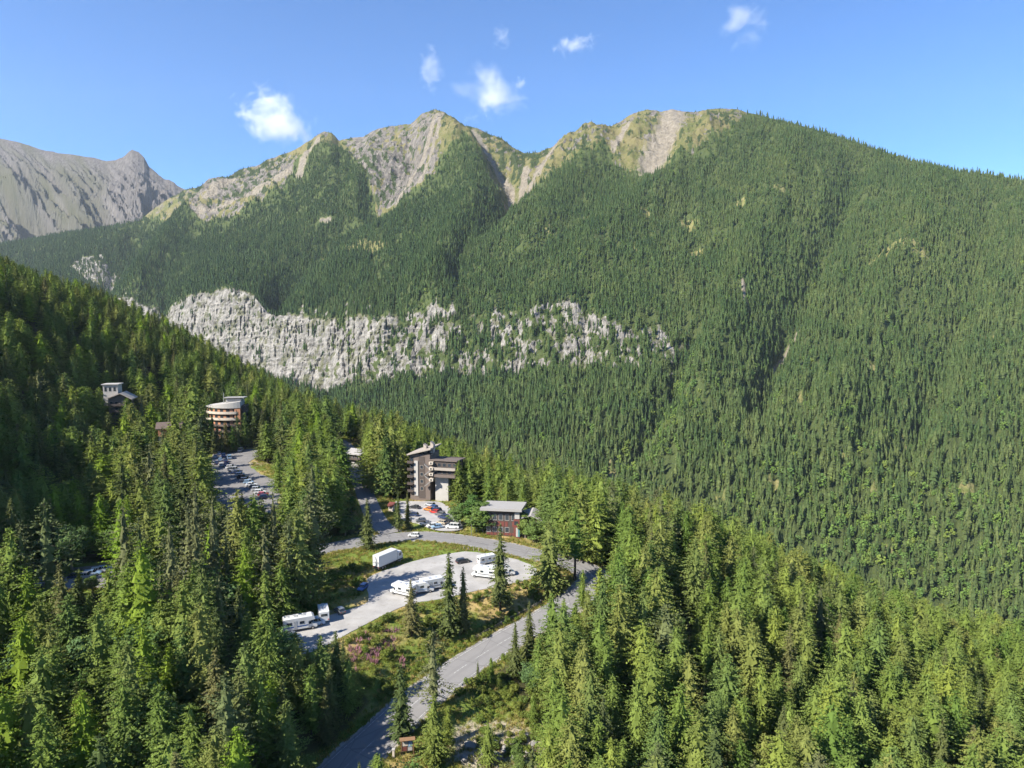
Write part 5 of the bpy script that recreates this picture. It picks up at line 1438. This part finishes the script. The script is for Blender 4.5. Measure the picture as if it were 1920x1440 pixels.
def wheel_mesh(rad, wid):
    t_ = MB().tube((-wid / 2, 0, 0), (wid / 2, 0, 0), rad, rad, 14).mesh('tyre')
    r_ = MB(); r_.tube((-wid / 2 - .012, 0, 0), (wid / 2 + .012, 0, 0), rad * .62, rad * .62, 10)
    return t_, r_.mesh('rim')
WH = {r_: wheel_mesh(r_, .22) for r_ in (.32, .36, .48)}
def wheels(parent, spots, rad):
    tm, rm = WH[rad]
    for x, y in spots:
        w = mesh_obj('wheel', tm, M_tyre, parent, (x, y, rad)); mesh_obj('rim', rm, M_rim, w)

def loft_box(mb, rings):
    """closed body through rectangular rings (y0, y1, half width, z)"""
    prev = None
    for (y0, y1, hw, z) in rings:
        cur = [mb.bm.verts.new(p) for p in ((-hw, y0, z), (hw, y0, z), (hw, y1, z), (-hw, y1, z))]
        if prev is None: mb.bm.faces.new(cur[::-1])
        else:
            for i in range(4): mb.bm.faces.new([prev[i], prev[(i + 1) % 4], cur[(i + 1) % 4], cur[i]])
        prev = cur
    mb.bm.faces.new(prev)
    return mb

CARM = {}
def car_meshes(style):
    if style in CARM: return CARM[style]
    L, Wd, H, cab0, cab1, hood = {'hatch': (3.9, 1.72, 1.48, -1.85, .95, .95), 'estate': (4.5, 1.78, 1.5, -2.15, .95, .95), 'sedan': (4.5, 1.76, 1.44, -1.55, .85, .93), 'suv': (4.5, 1.84, 1.72, -2.1, 1.0, 1.08), 'van': (4.9, 1.92, 1.95, -2.35, 1.45, 1.15)}[style]
    h = L / 2; hw = Wd / 2
    b = MB(); sh = hood - .02
    prof = [(-h, .34), (-h, sh - .12), (-h + .12, sh), (cab1, sh), (h - .35, sh - .12), (h, sh - .30), (h, .36), (h - .2, .24), (-h + .2, .24)]
    b.side(prof, -hw, hw)
    body = b.mesh('body', .06)
    g = loft_box(MB(), [(cab0, cab1, hw - .07, sh - .01), (cab0 + (.32 if style != 'van' else .1), cab1 - (.62 if style != 'van' else .5), hw - .20, H - .06)]).mesh('windows')
    y0 = cab0 + (.34 if style != 'van' else .12); y1 = cab1 - (.66 if style != 'van' else .54)
    r_ = MB().box(-hw + .19, hw - .19, y0 - .06, y1 + .08, H - .07, H).mesh('roof', .03)
    pl = MB()
    for sx in (-1, 1):
        for yy in (cab0 + .5, (cab0 + cab1) / 2, cab1 - .75): pl.box(sx * (hw - .145) - .05, sx * (hw - .145) + .05, yy - .05, yy + .05, sh, H - .06)
    CARM[style] = (body, g, r_, pl.mesh('pillars'), L, Wd, hood)
    return CARM[style]

def car(style, col, loc, rz, label, group):
    o = empty('car' if style != 'van' else 'van', loc, rz)
    tag(o, label, 'car' if style != 'van' else 'van', group)
    body, g, r_, pl, L, Wd, hd = car_meshes(style)
    for nm, me, mt in (('body', body, PAINT[col]), ('windows', g, M_cglass), ('roof', r_, PAINT[col]), ('pillars', pl, PAINT[col])):
        c = bpy.data.objects.new(nm, me); C.objects.link(c); c.parent = o
        if not me.materials: me.materials.append(None)
        c.material_slots[0].link = 'OBJECT'; c.material_slots[0].material = mt
    hw = Wd / 2
    wheels(o, [(-hw + .1, -L * .3), (hw - .1, -L * .3), (-hw + .1, L * .31), (hw - .1, L * .31)], .32)
    for sx in (-1, 1):
        a = sx * (hw - .30)
        mesh_obj('headlight', LAMP, M_lampw, o, (a, L / 2 - .02, hd - .38)); mesh_obj('tail_light', LAMP2, M_lampr, o, (a, -L / 2 + .01, hd - .30))
    return o
LAMP = MB().box(-.17, .17, -.05, .04, -.07, .07).mesh('lamp'); LAMP2 = MB().box(-.14, .14, -.03, .03, -.1, .1).mesh('lamp')

def motorhome(loc, rz, label, stripe='grey', s=1.12, kind='over'):
    o = empty('motorhome', loc, rz); o.scale = (s, s, s)
    tag(o, label, 'motorhome', 'motorhomes on the gravel car park')
    hw = 1.12
    if kind == 'over': prof = [(-3.3, .55), (-3.3, 2.75), (-3.15, 2.9), (2.3, 2.9), (2.75, 2.62), (2.85, 2.1), (1.55, 1.95), (1.55, .55)]
    else: prof = [(-3.3, .55), (-3.3, 2.7), (-3.15, 2.82), (1.2, 2.82), (1.9, 2.45), (2.35, 1.95), (1.55, 1.75), (1.55, .55)]
    MB().side(prof, -hw, hw).build('body', PAINT['white'], o, .05)
    MB().side([(1.5, .40), (1.5, 1.93), (1.9, 1.90), (2.45, 1.18), (3.2, 1.0), (3.3, .75), (3.3, .40)], -.95, .95).build('cab', PAINT['white'], o, .05)
    MB().side([(1.98, 1.84), (2.02, 1.86), (2.50, 1.22), (2.46, 1.17)], -.84, .84).build('windscreen', M_cglass, o)
    for sx in (-1, 1):
        MB().box(sx * .955 - .02, sx * .955 + .02, 1.62, 2.15, 1.2, 1.75).build('cab_window', M_cglass, o)
        for y0, y1 in ((-2.7, -1.7), (-.2, .7)): MB().box(sx * (hw + .012) - .02, sx * (hw + .012) + .02, y0, y1, 1.6, 2.15).build('side_window', M_cglass, o)
        MB().box(sx * (hw + .006) - .012, sx * (hw + .006) + .012, -3.2, 1.45, 1.05, 1.3).build('stripe', PAINT[stripe], o)
        mesh_obj('headlight', LAMP, M_lampw, o, (sx * .72, 3.28, .85)); mesh_obj('tail_light', LAMP2, M_lampr, o, (sx * .9, -3.31, .9))
    MB().box(hw + .004, hw + .03, -1.35, -.7, .6, 2.35).build('door', PAINT['silver'], o)
    MB().box(-.7, .7, -3.34, -3.29, 1.7, 2.25).build('rear_window', M_cglass, o)
    MB().box(-.4, .4, -1.2, -.5, 2.88, 3.02).build('roof_hatch', PAINT['silver'], o); MB().box(-.3, .3, .5, 1.1, 2.88, 2.98).build('roof_hatch', PAINT['silver'], o)
    MB().box(-.95, .95, 3.2, 3.36, .38, .62).build('bumper', M_trim, o, .02)
    wheels(o, [(-1.0, -1.7), (1.0, -1.7), (-.88, 2.35), (.88, 2.35)], .36)
    return o

# ---- on the gravel car park
zl = .06
def g0(px, py, z=zl): return on_z(px, py, z)
motorhome(g0(756, 1115), R(62), 'left-hand white motorhome in the row at the edge of the gravel car park', 'grey')
motorhome(g0(788, 1111), R(-70), 'middle white motorhome in the row at the edge of the gravel car park', 'light blue', 1.1, 'low')
motorhome(g0(812, 1104), R(-62), 'right-hand motorhome of the row, its nose beside the tall spruce', 'grey')
motorhome(g0(908, 1082), R(72), 'white motorhome left of the spruce at the right end of the car park', 'grey')
motorhome(g0(942, 1079), R(-76), 'white motorhome partly behind the spruce at the right end of the car park', 'blue', 1.1, 'low')
motorhome(g0(914, 1056), R(-60), 'small motorhome parked furthest back near the road', 'light blue', .95)
motorhome(g0(563, 1180), R(-66), 'large motorhome in the tree shade at the lower left of the car park', 'blue', 1.2)
motorhome(g0(606, 1158), R(20), 'boxy motorhome behind the shaded one, back end in sunlight', 'grey', 1.1, 'low')
car('van', 'light blue', g0(590, 1172), R(-64), 'pale blue van between the two motorhomes at the lower left of the car park', 'vehicles on the gravel car park')
car('van', 'silver', g0(546, 1202), R(-60), 'silver van at the lower left end of the gravel car park', 'vehicles on the gravel car park')
car('hatch', 'blue', g0(680, 1105), R(166), 'blue hatchback at the left rim of the gravel car park below the lorry', 'vehicles on the gravel car park')
car('estate', 'black', g0(868, 1055), R(-62), 'dark estate car alone near the back of the gravel car park', 'vehicles on the gravel car park')
car('hatch', 'grey', g0(637, 1148), R(40), 'grey hatchback under the trees left of the gravel car park', 'vehicles on the gravel car park')

# lorry with a long white box
o = empty('lorry', g0(727, 1060), R(-33)); tag(o, 'white box lorry parked at the back left of the gravel car park', 'lorry')
MB().box(-1.3, 1.3, -5.0, 3.0, 1.15, 4.5).build('cargo_box', PAINT['white'], o, .04)
for sx in (-1, 1): MB().box(sx * .64 - .62, sx * .64 + .62, -5.06, -5.0, 1.25, 4.4).build('rear_door', PAINT['white'], o)
MB().box(-1.25, 1.25, -5.0, 5.6, .75, 1.15).build('chassis', M_trim, o)
MB().side([(3.25, .6), (3.25, 3.5), (4.9, 3.5), (5.55, 2.2), (5.65, .6)], -1.2, 1.2).build('cab', PAINT['white'], o, .05)
MB().side([(4.98, 3.3), (5.03, 3.34), (5.60, 2.22), (5.55, 2.18)], -1.05, 1.05).build('windscreen', M_cglass, o)
for sx in (-1, 1):
    MB().box(sx * 1.21 - .02, sx * 1.21 + .02, 3.9, 4.9, 2.1, 3.0).build('cab_window', M_cglass, o)
    mesh_obj('headlight', LAMP, M_lampw, o, (sx * .9, 5.64, 1.0)); mesh_obj('tail_light', LAMP2, M_lampr, o, (sx * 1.0, -5.03, .95))
MB().box(-1.2, 1.2, -5.1, -4.95, .55, .75).build('rear_bumper', M_metal, o)
wheels(o, [(sx * 1.08, y) for sx in (-1, 1) for y in (-3.4, -2.3, 4.3)], .48)

# ---- on the road and in the other car parks
pz = on_z(776, 1006, .1)
car('hatch', 'white', pz, R(84), 'white hatchback driving on the upper road past the traffic island', 'cars on the road')
mid = [(778, 953, 'black', 'sedan', 70, 'black saloon at the back left of the paved car park'), (774, 967, 'dark blue', 'estate', 75, 'dark blue estate at the left edge of the paved car park'), (789, 978, 'grey', 'hatch', 110, 'grey hatchback in the front row of the paved car park'), (799, 984, 'silver', 'sedan', 112, 'silver saloon second in the front row of the paved car park'), (810, 988, 'white', 'hatch', 112, 'white hatchback third in the front row of the paved car park'), (819, 990, 'light blue', 'hatch', 112, 'pale blue hatchback last in the front row of the paved car park'),
       (806, 948, 'silver', 'estate', 60, 'silver estate at the top of the diagonal row on the paved car park'), (812, 953, 'blue', 'hatch', 60, 'blue hatchback second in the diagonal row on the paved car park'), (803, 957, 'orange', 'hatch', 60, 'small orange hatchback in the paved car park'), (818, 959, 'dark blue', 'suv', 60, 'dark blue off-roader in the diagonal row'), (815, 962, 'red', 'hatch', 60, 'red hatchback in the diagonal row on the paved car park'), (825, 966, 'grey', 'estate', 60, 'grey estate low in the diagonal row'), (832, 972, 'dark blue', 'suv', 60, 'dark off-roader near the lower end of the diagonal row'), (838, 978, 'black', 'estate', 60, 'black estate near the lower end of the diagonal row'), (828, 982, 'beige', 'hatch', 60, 'beige hatchback at the foot of the diagonal row'), (849, 990, 'white', 'van', 80, 'white van at the right corner of the paved car park')]
for px, py, c, st, rz, lb in mid: car(st, c, on_z(px, py, .69), R(rz), lb, 'cars on the paved car park')
upl = [(428 + 71 * k / 13, 874 + 60 * k / 13) for k in range(14)]
uc = ['blue', 'white', 'silver', 'dark blue', 'white', 'black', 'silver', 'light blue', 'white', 'grey', 'silver', 'white', 'red', 'dark blue']
us = ['estate', 'suv', 'van', 'sedan', 'hatch', 'suv', 'estate', 'hatch', 'sedan', 'hatch', 'suv', 'estate', 'hatch', 'estate']
on_ = ['first', 'second', 'third', 'fourth', 'fifth', 'sixth', 'seventh', 'eighth', 'ninth', 'tenth', 'eleventh', 'twelfth', 'thirteenth', 'last']
SN = {'estate': 'estate', 'suv': 'off-roader', 'van': 'van', 'sedan': 'saloon', 'hatch': 'hatchback'}
for k, (px, py) in enumerate(upl): car(us[k], uc[k], on_z(px, py, 10.05), R(-78), '%s %s, %s from the top in the long row of the upper car park' % (uc[k], SN[us[k]], on_[k]), 'cars in the upper car park')
for px, py, c, st, rz, lb in [(411, 852, 'light blue', 'estate', 20, 'pale blue estate in the back left corner of the upper car park'), (419, 856, 'blue', 'suv', 24, 'blue off-roader in the back group of the upper car park'), (413, 864, 'light blue', 'hatch', 24, 'pale blue hatchback in the back group of the upper car park'), (423, 866, 'dark blue', 'sedan', 30, 'dark blue saloon in the back group of the upper car park'), (414, 874, 'white', 'hatch', 30, 'white hatchback at the front of the back group of the upper car park'),
                              (404, 858, 'silver', 'hatch', 22, 'silver hatchback against the left trees of the upper car park'), (406, 870, 'dark blue', 'estate', 26, 'dark blue estate against the left trees of the upper car park'), (430, 860, 'light blue', 'van', 28, 'pale blue van beside the back group of the upper car park'), (424, 876, 'blue', 'hatch', 32, 'blue hatchback at the front right of the back group of the upper car park'),
                              (451, 846, 'white', 'van', 10, 'white van against the far bank of the upper car park'), (438, 846, 'grey', 'hatch', 12, 'grey hatchback left of the white van on the far bank'), (484, 851, 'silver', 'hatch', -30, 'silver hatchback right of the white van on the far bank'), (522, 908, 'white', 'sedan', -70, 'white saloon alone on the sandy rim of the upper car park')]:
    car(st, c, on_z(px, py, 10.05), R(rz), lb, 'cars in the upper car park')
for k, (px, py, c) in enumerate([(162, 1083, 'silver'), (173, 1078, 'light blue'), (184, 1073, 'white'), (195, 1070, 'light blue'), (143, 1084, 'dark blue')]):  # light blue here: bluish shade on pale cars put into their paint
    car(['hatch', 'estate', 'hatch', 'sedan', 'hatch'][k], c, on_z(px, py, 5.65), R(-72), '%s car, %s in the shaded row in the dark hollow' % (['silver', 'shade-tinted pale', 'white', 'shade-tinted grey', 'dark blue'][k], ['second from the near end', 'middle one', 'second from the far end', 'farthest', 'nearest'][k]), 'cars in the shaded hollow')

# ================================================================== SMALL THINGS
M_post = plain('grey weathered post', (.30, .26, .21), .9, .25, 5)
M_board = plain('stained wood', (.22, .125, .06), .7, .2, 3)
p = on_z(764, 1412, -8.6)
gz = zn1(p[0], p[1])
o = empty('notice_board', (p[0], p[1], gz), R(10)); tag(o, 'wooden notice board with posters on the verge of the lower road', 'notice board')
for sx in (-1.15, 1.15): MB().box(sx - .1, sx + .1, -.1, .1, -.5, 3.3).build('post', M_board, o)
MB().box(-1.05, 1.05, -.04, .06, .8, 2.9).build('panel', M_wood, o)
for x0, x1, z0, z1, mt in ((-.9, .1, 1.9, 2.8, M_cream), (.2, .95, 1.7, 2.8, PAINT['light blue']), (-.9, -.1, .9, 1.75, M_red), (.1, .9, .9, 1.55, M_white)): MB().box(x0, x1, -.06, -.04, z0, z1).build('poster', mt, o)
MB().slab([(-1.5, -.6, 3.3), (1.5, -.6, 3.3), (1.5, 0, 3.65), (-1.5, 0, 3.65)], .08).build('roof', M_board, o); MB().slab([(-1.5, 0, 3.65), (1.5, 0, 3.65), (1.5, .6, 3.3), (-1.5, .6, 3.3)], .08).build('roof', M_board, o)
p = on_z(738, 1420, -8.8); o = empty('marker_post', (p[0], p[1], zn1(p[0], p[1]))); tag(o, 'pale concrete marker post left of the notice board', 'post')
MB().box(-.22, .22, -.22, .22, -.4, 1.5).build('shaft', M_cream, o, .05); MB().box(-.3, .3, -.3, .3, 1.5, 1.75).build('cap', M_white, o, .04)
p = on_z(734, 955, 1.6); o = empty('ticket_kiosk', (p[0], p[1], zn1(p[0], p[1])), R(-12)); tag(o, 'small red-roofed kiosk at the entrance of the paved car park', 'kiosk')
MB().box(-.9, .9, -.8, .8, -.5, 2.3).build('wall', M_cream, o); MB().box(-.6, .6, -.84, -.8, 1.1, 2.0).build('window', M_glass, o); MB().slab([(-1.2, -1.2, 2.7), (1.2, -1.2, 2.7), (1.2, 1.2, 3.3), (-1.2, 1.2, 3.3)], .6).build('roof', M_red, o)
p = on_z(702, 912, 3.2); o = empty('sign_post', (p[0], p[1], zn1(p[0], p[1])), R(-6)); tag(o, 'tall narrow red sign on a post beside the side road', 'sign')
MB().tube((0, 0, -.4), (0, 0, 5.6), .09).build('pole', M_metal, o); MB().box(-.35, .35, -.12, -.08, 2.6, 5.5).build('panel', M_red, o)
# wooden posts along the car park rim and the lower road
PO = [(878, 1031, 0), (888, 1032, 0), (898, 1033, 0), (908, 1034, 0), (870, 1029, 0)]
for k, (px, py, z) in enumerate(PO):
    q = on_z(px, py, z); o = empty('bollard', (q[0], q[1], zn1(q[0], q[1]))); tag(o, 'short wooden bollard between the gravel car park and the road', 'bollard', 'bollards along the car park rim')
    MB().tube((0, 0, -.3), (0, 0, 1.0), .16, .14, 8).build('shaft', M_post, o); MB().tube((0, 0, 1.0), (0, 0, 1.1), .14, .05, 8).build('cap', M_post, o)
o = empty('roadside_fence', (0, 0, 0)); tag(o, 'low wooden post and rail fence left of the lower road', 'fence')
fp = []
for i in range(40, 62, 2):
    d = road_main[i + 1, :2] - road_main[i - 1, :2]; d /= np.linalg.norm(d)
    x, y = road_main[i, :2] + np.array([-d[1], d[0]]) * 6.4; fp.append((x, y, zn1(x, y)))
fp = fp[:9]
for x, y, z in fp: MB().tube((x, y, z - .4), (x, y, z + 1.15), .09, .08, 6).build('post', M_post, o)
for a, b in zip(fp[:-1], fp[1:]):
    for h_ in (.5, .95): MB().tube((a[0], a[1], a[2] + h_), (b[0], b[1], b[2] + h_), .055, .055, 5).build('rail', M_post, o)
# street lamps by the road
for px, py, z, lb in ((884, 1008, 0, 'grey street lamp beside the upper road, nearest the paved car park'), (1052, 1032, 0, 'grey street lamp beside the upper road, nearest the hairpin')):
    q = on_z(px, py - 4, z); o = empty('street_lamp', (q[0], q[1], zn1(q[0], q[1])), R(180)); tag(o, lb, 'street lamp')
    MB().tube((0, 0, -.3), (0, 0, 6.5), .09, .06).build('pole', M_metal, o); a_ = MB().tube((0, 0, 6.4), (0, 1.2, 6.8), .05, .04, 6).build('arm', M_metal, o); MB().box(-.16, .16, 1.1, 1.7, 6.72, 6.84).build('lamp_head', M_trim, a_)

# boulders
M_rock = gravel('pale boulder', (.19, .18, .165), (.29, .275, .255), (.13, .12, .10))
BM = []
for k in range(4):
    bm = bmesh.new(); bmesh.ops.create_icosphere(bm, subdivisions=2, radius=1.0); rr = np.random.default_rng(50 + k)
    pl = rr.normal(size=(7, 3)); pl /= np.linalg.norm(pl, axis=1)[:, None]; cut = rr.uniform(.6, .95, 7)
    for v in bm.verts:
        q = np.array(v.co)
        for n_, c_ in zip(pl, cut):
            e = q @ n_ - c_
            if e > 0: q = q - n_ * e
        v.co = q * np.array([1.15, .95, .8])
    me = bpy.data.meshes.new('boulder'); bm.to_mesh(me); bm.free(); me.materials.append(M_rock); BM.append(me)
BL = [(880, 1404, 1.3), (905, 1412, .9), (925, 1398, 1.0), (945, 1408, 1.0), (962, 1394, 1.2), (985, 1385, 1.2), (1000, 1398, .8), (930, 1425, 1.3), (968, 1420, 1.2), (990, 1415, .9), (870, 1425, 1.0), (1010, 1378, .9)]
for k, (px, py, s_) in enumerate(BL):
    a, b = ray(px, py); g = zn(a * _ds, _ds); d = _ds[np.nonzero(CAMZ + b * _ds - g <= 0)[0][0]]
    o = mesh_obj('boulder', BM[k % 4], None, None, (float(a * d), float(d), zn1(a * d, d) + .15 * s_)); o.scale = (s_,) * 3; o.rotation_euler = (0, 0, k * 1.7)
    tag(o, '%s pale boulder in the clearing below the lower road, %s from the left' % ('large' if s_ > 1.1 else 'small', ['second', 'third', 'fourth', 'sixth', 'seventh', 'ninth', 'eleventh', 'fifth', 'eighth', 'tenth', 'first', 'last'][k]), 'boulder', 'boulders in the lower clearing')
for k, (px, py, s_) in enumerate([(738, 990, .7), (744, 993, .6), (752, 995, .7), (760, 996, .6), (768, 993, .7)]):
    q = on_z(px, py, .2); o = mesh_obj('boulder', BM[k % 4], None, None, (q[0], q[1], zn1(q[0], q[1]) + .1)); o.scale = (s_,) * 3; o.rotation_euler = (0, 0, k * 2.1)
    tag(o, 'small boulder edging the traffic island under the two thin spruces', 'boulder', 'boulders on the traffic island')

# ---- undergrowth: grass tufts, shrubs and pink fireweed on the banks
def tuft(seed, n, h, spread, w):
    r_ = np.random.default_rng(seed)
    B = np.stack([r_.normal(0, spread, n), r_.normal(0, spread, n), np.full(n, -.05)], 1)
    T = B + np.stack([r_.normal(0, .30, n), r_.normal(0, .30, n), r_.uniform(.6, 1.2, n)], 1) * h
    return sprays_to_mesh('tuft', B, T, np.full(n, w), np.full(n, .01), r_.uniform(0, 1, n), np.tile(np.array([0, -.5, .8]), (n, 1)) + r_.normal(0, .3, (n, 3)))
M_grass = foliage_mat('meadow grass', [(.17, .22, .04), (.25, .26, .055), (.36, .28, .10), (.20, .24, .045), (.42, .32, .13), (.19, .23, .042)], .4)
M_pink = foliage_mat('fireweed blossom', [(.33, .16, .20), (.25, .13, .145), (.36, .20, .22)], .25)
tufts = [tuft(k, 16, .55, .26, .05) for k in range(3)]
for m_ in tufts: m_.materials.append(M_grass)
def scatter_in(polys, n):
    xs = []; ys = []
    for pl in polys:
        a = np.array(pl); ar = .5 * abs(np.dot(a[:, 0], np.roll(a[:, 1], 1)) - np.dot(a[:, 1], np.roll(a[:, 0], 1)))
        k = int(n * ar)
        x = rng.uniform(a[:, 0].min(), a[:, 0].max(), k * 3); y = rng.uniform(a[:, 1].min(), a[:, 1].max(), k * 3)
        m = in_poly(x, y, pl); xs.append(x[m][:k]); ys.append(y[m][:k])
    x = np.concatenate(xs); y = np.concatenate(ys)
    rd_, _ = road_dist(x, y); m = rd_ > .4
    for pl, _ in LOTS: m &= poly_dist(x, y, pl) > .5
    return x[m], y[m]
x, y = scatter_in(OPEN_POLYS, 1.3)
m = fbm(x / 6, y / 6, 3, 201) > -.28
x, y = x[m], y[m]
# verges beside the asphalt
vx = []; vy = []
for line, hw in ROADS:
    d = np.gradient(line[:, :2], axis=0); d /= np.linalg.norm(d, axis=1)[:, None]
    for _ in range(9):
        for sg in (-1, 1):
            off = hw + .5 + rng.exponential(1.3, len(line)); q = line[:, :2] + np.stack([-d[:, 1], d[:, 0]], 1) * (sg * off)[:, None] + rng.normal(0, .4, (len(line), 2)); vx.append(q[:, 0]); vy.append(q[:, 1])
vx = np.concatenate(vx); vy = np.concatenate(vy); rd_, _ = road_dist(vx, vy); m = rd_ > .35
for pl, _ in LOTS: m &= poly_dist(vx, vy, pl) > .5
x = np.concatenate([x, vx[m]]); y = np.concatenate([y, vy[m]])
print('tufts', len(x))
instancer('meadow_grass', np.stack([x, y, zn(x, y)], 1), rng.uniform(.6, 1.5, len(x)), rng.uniform(0, 6.28, len(x)), rng.integers(0, 3, len(x)), tufts, 'dry yellow-green grass on the banks and verges', 'grass')
BANK = [on_z(px, py, z) for px, py, z in ((620, 1225, -1), (760, 1150, -1), (900, 1118, -1), (1000, 1095, -1), (1060, 1112, -2), (990, 1160, -4), (830, 1245, -6), (700, 1325, -8), (620, 1290, -4))]
BANK2 = [on_z(px, py, z) for px, py, z in ((600, 1060, 1), (690, 1050, 0), (690, 1110, 0), (620, 1145, 0), (560, 1150, 1))]
BANK3 = [on_z(px, py, z) for px, py, z in ((850, 1300, -8), (980, 1235, -7), (1050, 1330, -9), (1000, 1440, -11), (860, 1370, -9))]
x, y = scatter_in([BANK, BANK2, BANK3], .24)
m = fbm(x / 8, y / 8, 3, 211) > -.15
x, y = x[m], y[m]
sh_m = [v[0] for v in VAR['shrub']]
instancer('bank_shrubs', np.stack([x, y, zn(x, y) - .1], 1), rng.uniform(.25, .75, len(x)), rng.uniform(0, 6.28, len(x)), rng.integers(0, 3, len(x)), sh_m, 'low green shrubs growing over the car park bank', 'undergrowth')
PINK = [on_z(px, py, z) for px, py, z in ((655, 1205, -1), (760, 1175, -1.5), (775, 1235, -4), (690, 1275, -4), (640, 1245, -2.5))]
pk = [tuft(90 + k, 22, 1.25, .35, .07) for k in range(2)]
for m_ in pk: m_.materials.append(M_pink)
x, y = scatter_in([PINK], .42); m = fbm(x / 4, y / 4, 3, 221) > -.05; x, y = x[m], y[m]
instancer('fireweed', np.stack([x, y, zn(x, y)], 1), rng.uniform(.7, 1.3, len(x)), rng.uniform(0, 6.28, len(x)), rng.integers(0, 2, len(x)), pk, 'pink fireweed blossoming on the bank below the car park', 'flowers')
# ================================================================== AIR
def cloud(name, px, py, d, rx, ry, rz, dens, seed, label, amount=.5):
    """a puff of vapour: closed lumpy body filled with uneven density that thins towards its rim"""
    bm = bmesh.new(); bmesh.ops.create_icosphere(bm, subdivisions=3, radius=1.0)
    rr = np.random.default_rng(seed)
    for v in bm.verts:
        q = v.co.copy()
        v.co = q * (1.0 + .18 * math.sin(3 * q.x + seed) * math.cos(2.4 * q.z + seed * 2))
    me = bpy.data.meshes.new(name); bm.to_mesh(me); bm.free()
    t = NT(name + ' vapour')
    tc = t.n('ShaderNodeTexCoord')
    ln = t.n('ShaderNodeVectorMath', operation='LENGTH'); t.t.links.new(tc.outputs['Object'], ln.inputs[0])
    mp = t.n('ShaderNodeMapping'); mp.inputs['Location'].default_value = (seed * 3.1, seed * 1.7, seed * .9); mp.inputs['Scale'].default_value = (1, 1, rz / rx)
    t.t.links.new(tc.outputs['Object'], mp.inputs[0])
    n = t.noise(1.35, mp.outputs[0], 7, .6, .5)
    body = t.math('SUBTRACT', t.math('ADD', t.math('MULTIPLY', t.math('SUBTRACT', n, .5), 3.2), amount), ln.outputs['Value'])
    dn = t.step(body, .0, .6)
    pv = t.n('ShaderNodeVolumePrincipled'); pv.inputs['Color'].default_value = (1, 1, 1, 1); pv.inputs['Anisotropy'].default_value = .2
    t.t.links.new(t.math('MULTIPLY', dn, dens), pv.inputs['Density'])
    t.t.links.new(pv.outputs[0], t.out.inputs['Volume'])
    o = mesh_obj(name, me, t.m)
    o.location = W(px, py, d); o.scale = (rx, ry, rz)
    tag(o, label, 'cloud')
    return o
D0 = 7500.0
def cl(px, py, w, h, dens, seed, label, amount=.5):
    k = D0 / F
    cloud('cloud', px, py, D0, w * k * 1.25, w * k * .9, h * k * 1.25, dens, seed, label, amount)
cl(520, 224, 76, 50, .011, 3, 'bright white cumulus puff left of the central summit', .62)
cl(492, 174, 22, 26, .0060, 5, 'thin wisp above the bright white cloud', .5)
cl(918, 190, 88, 50, .0055, 8, 'broad thin white cloud right of the central summit', .55)
cl(976, 157, 20, 13, .0050, 12, 'small pale puff above the right end of the broad cloud', .55)
cl(808, 128, 22, 42, .0050, 15, 'upright faint wisp above the central summit', .62)
cl(940, 70, 18, 26, .0045, 21, 'tiny faint wisp high above the broad cloud', .5)
cl(1075, 88, 36, 22, .0065, 24, 'small white cloud high in the middle of the sky', .55)
cl(1110, 74, 20, 12, .0035, 27, 'faint pale puff touching the small high white cloud', .5)
cl(1395, 36, 50, 54, .0032, 31, 'large faint veil of cloud at the top right', .5)

hz = MB(); hz.box(-9500, 6500, -900, 6950, -700, 2300)
t = NT('valley haze')
pv = t.n('ShaderNodeVolumePrincipled'); pv.inputs['Color'].default_value = (.80, .89, 1, 1); pv.inputs['Density'].default_value = 2.6e-5; pv.inputs['Anisotropy'].default_value = .15
t.t.links.new(pv.outputs[0], t.out.inputs['Volume'])
tag(hz.build('haze', t.m), 'thin blue haze hanging in the valley air', 'haze', None, 'stuff')
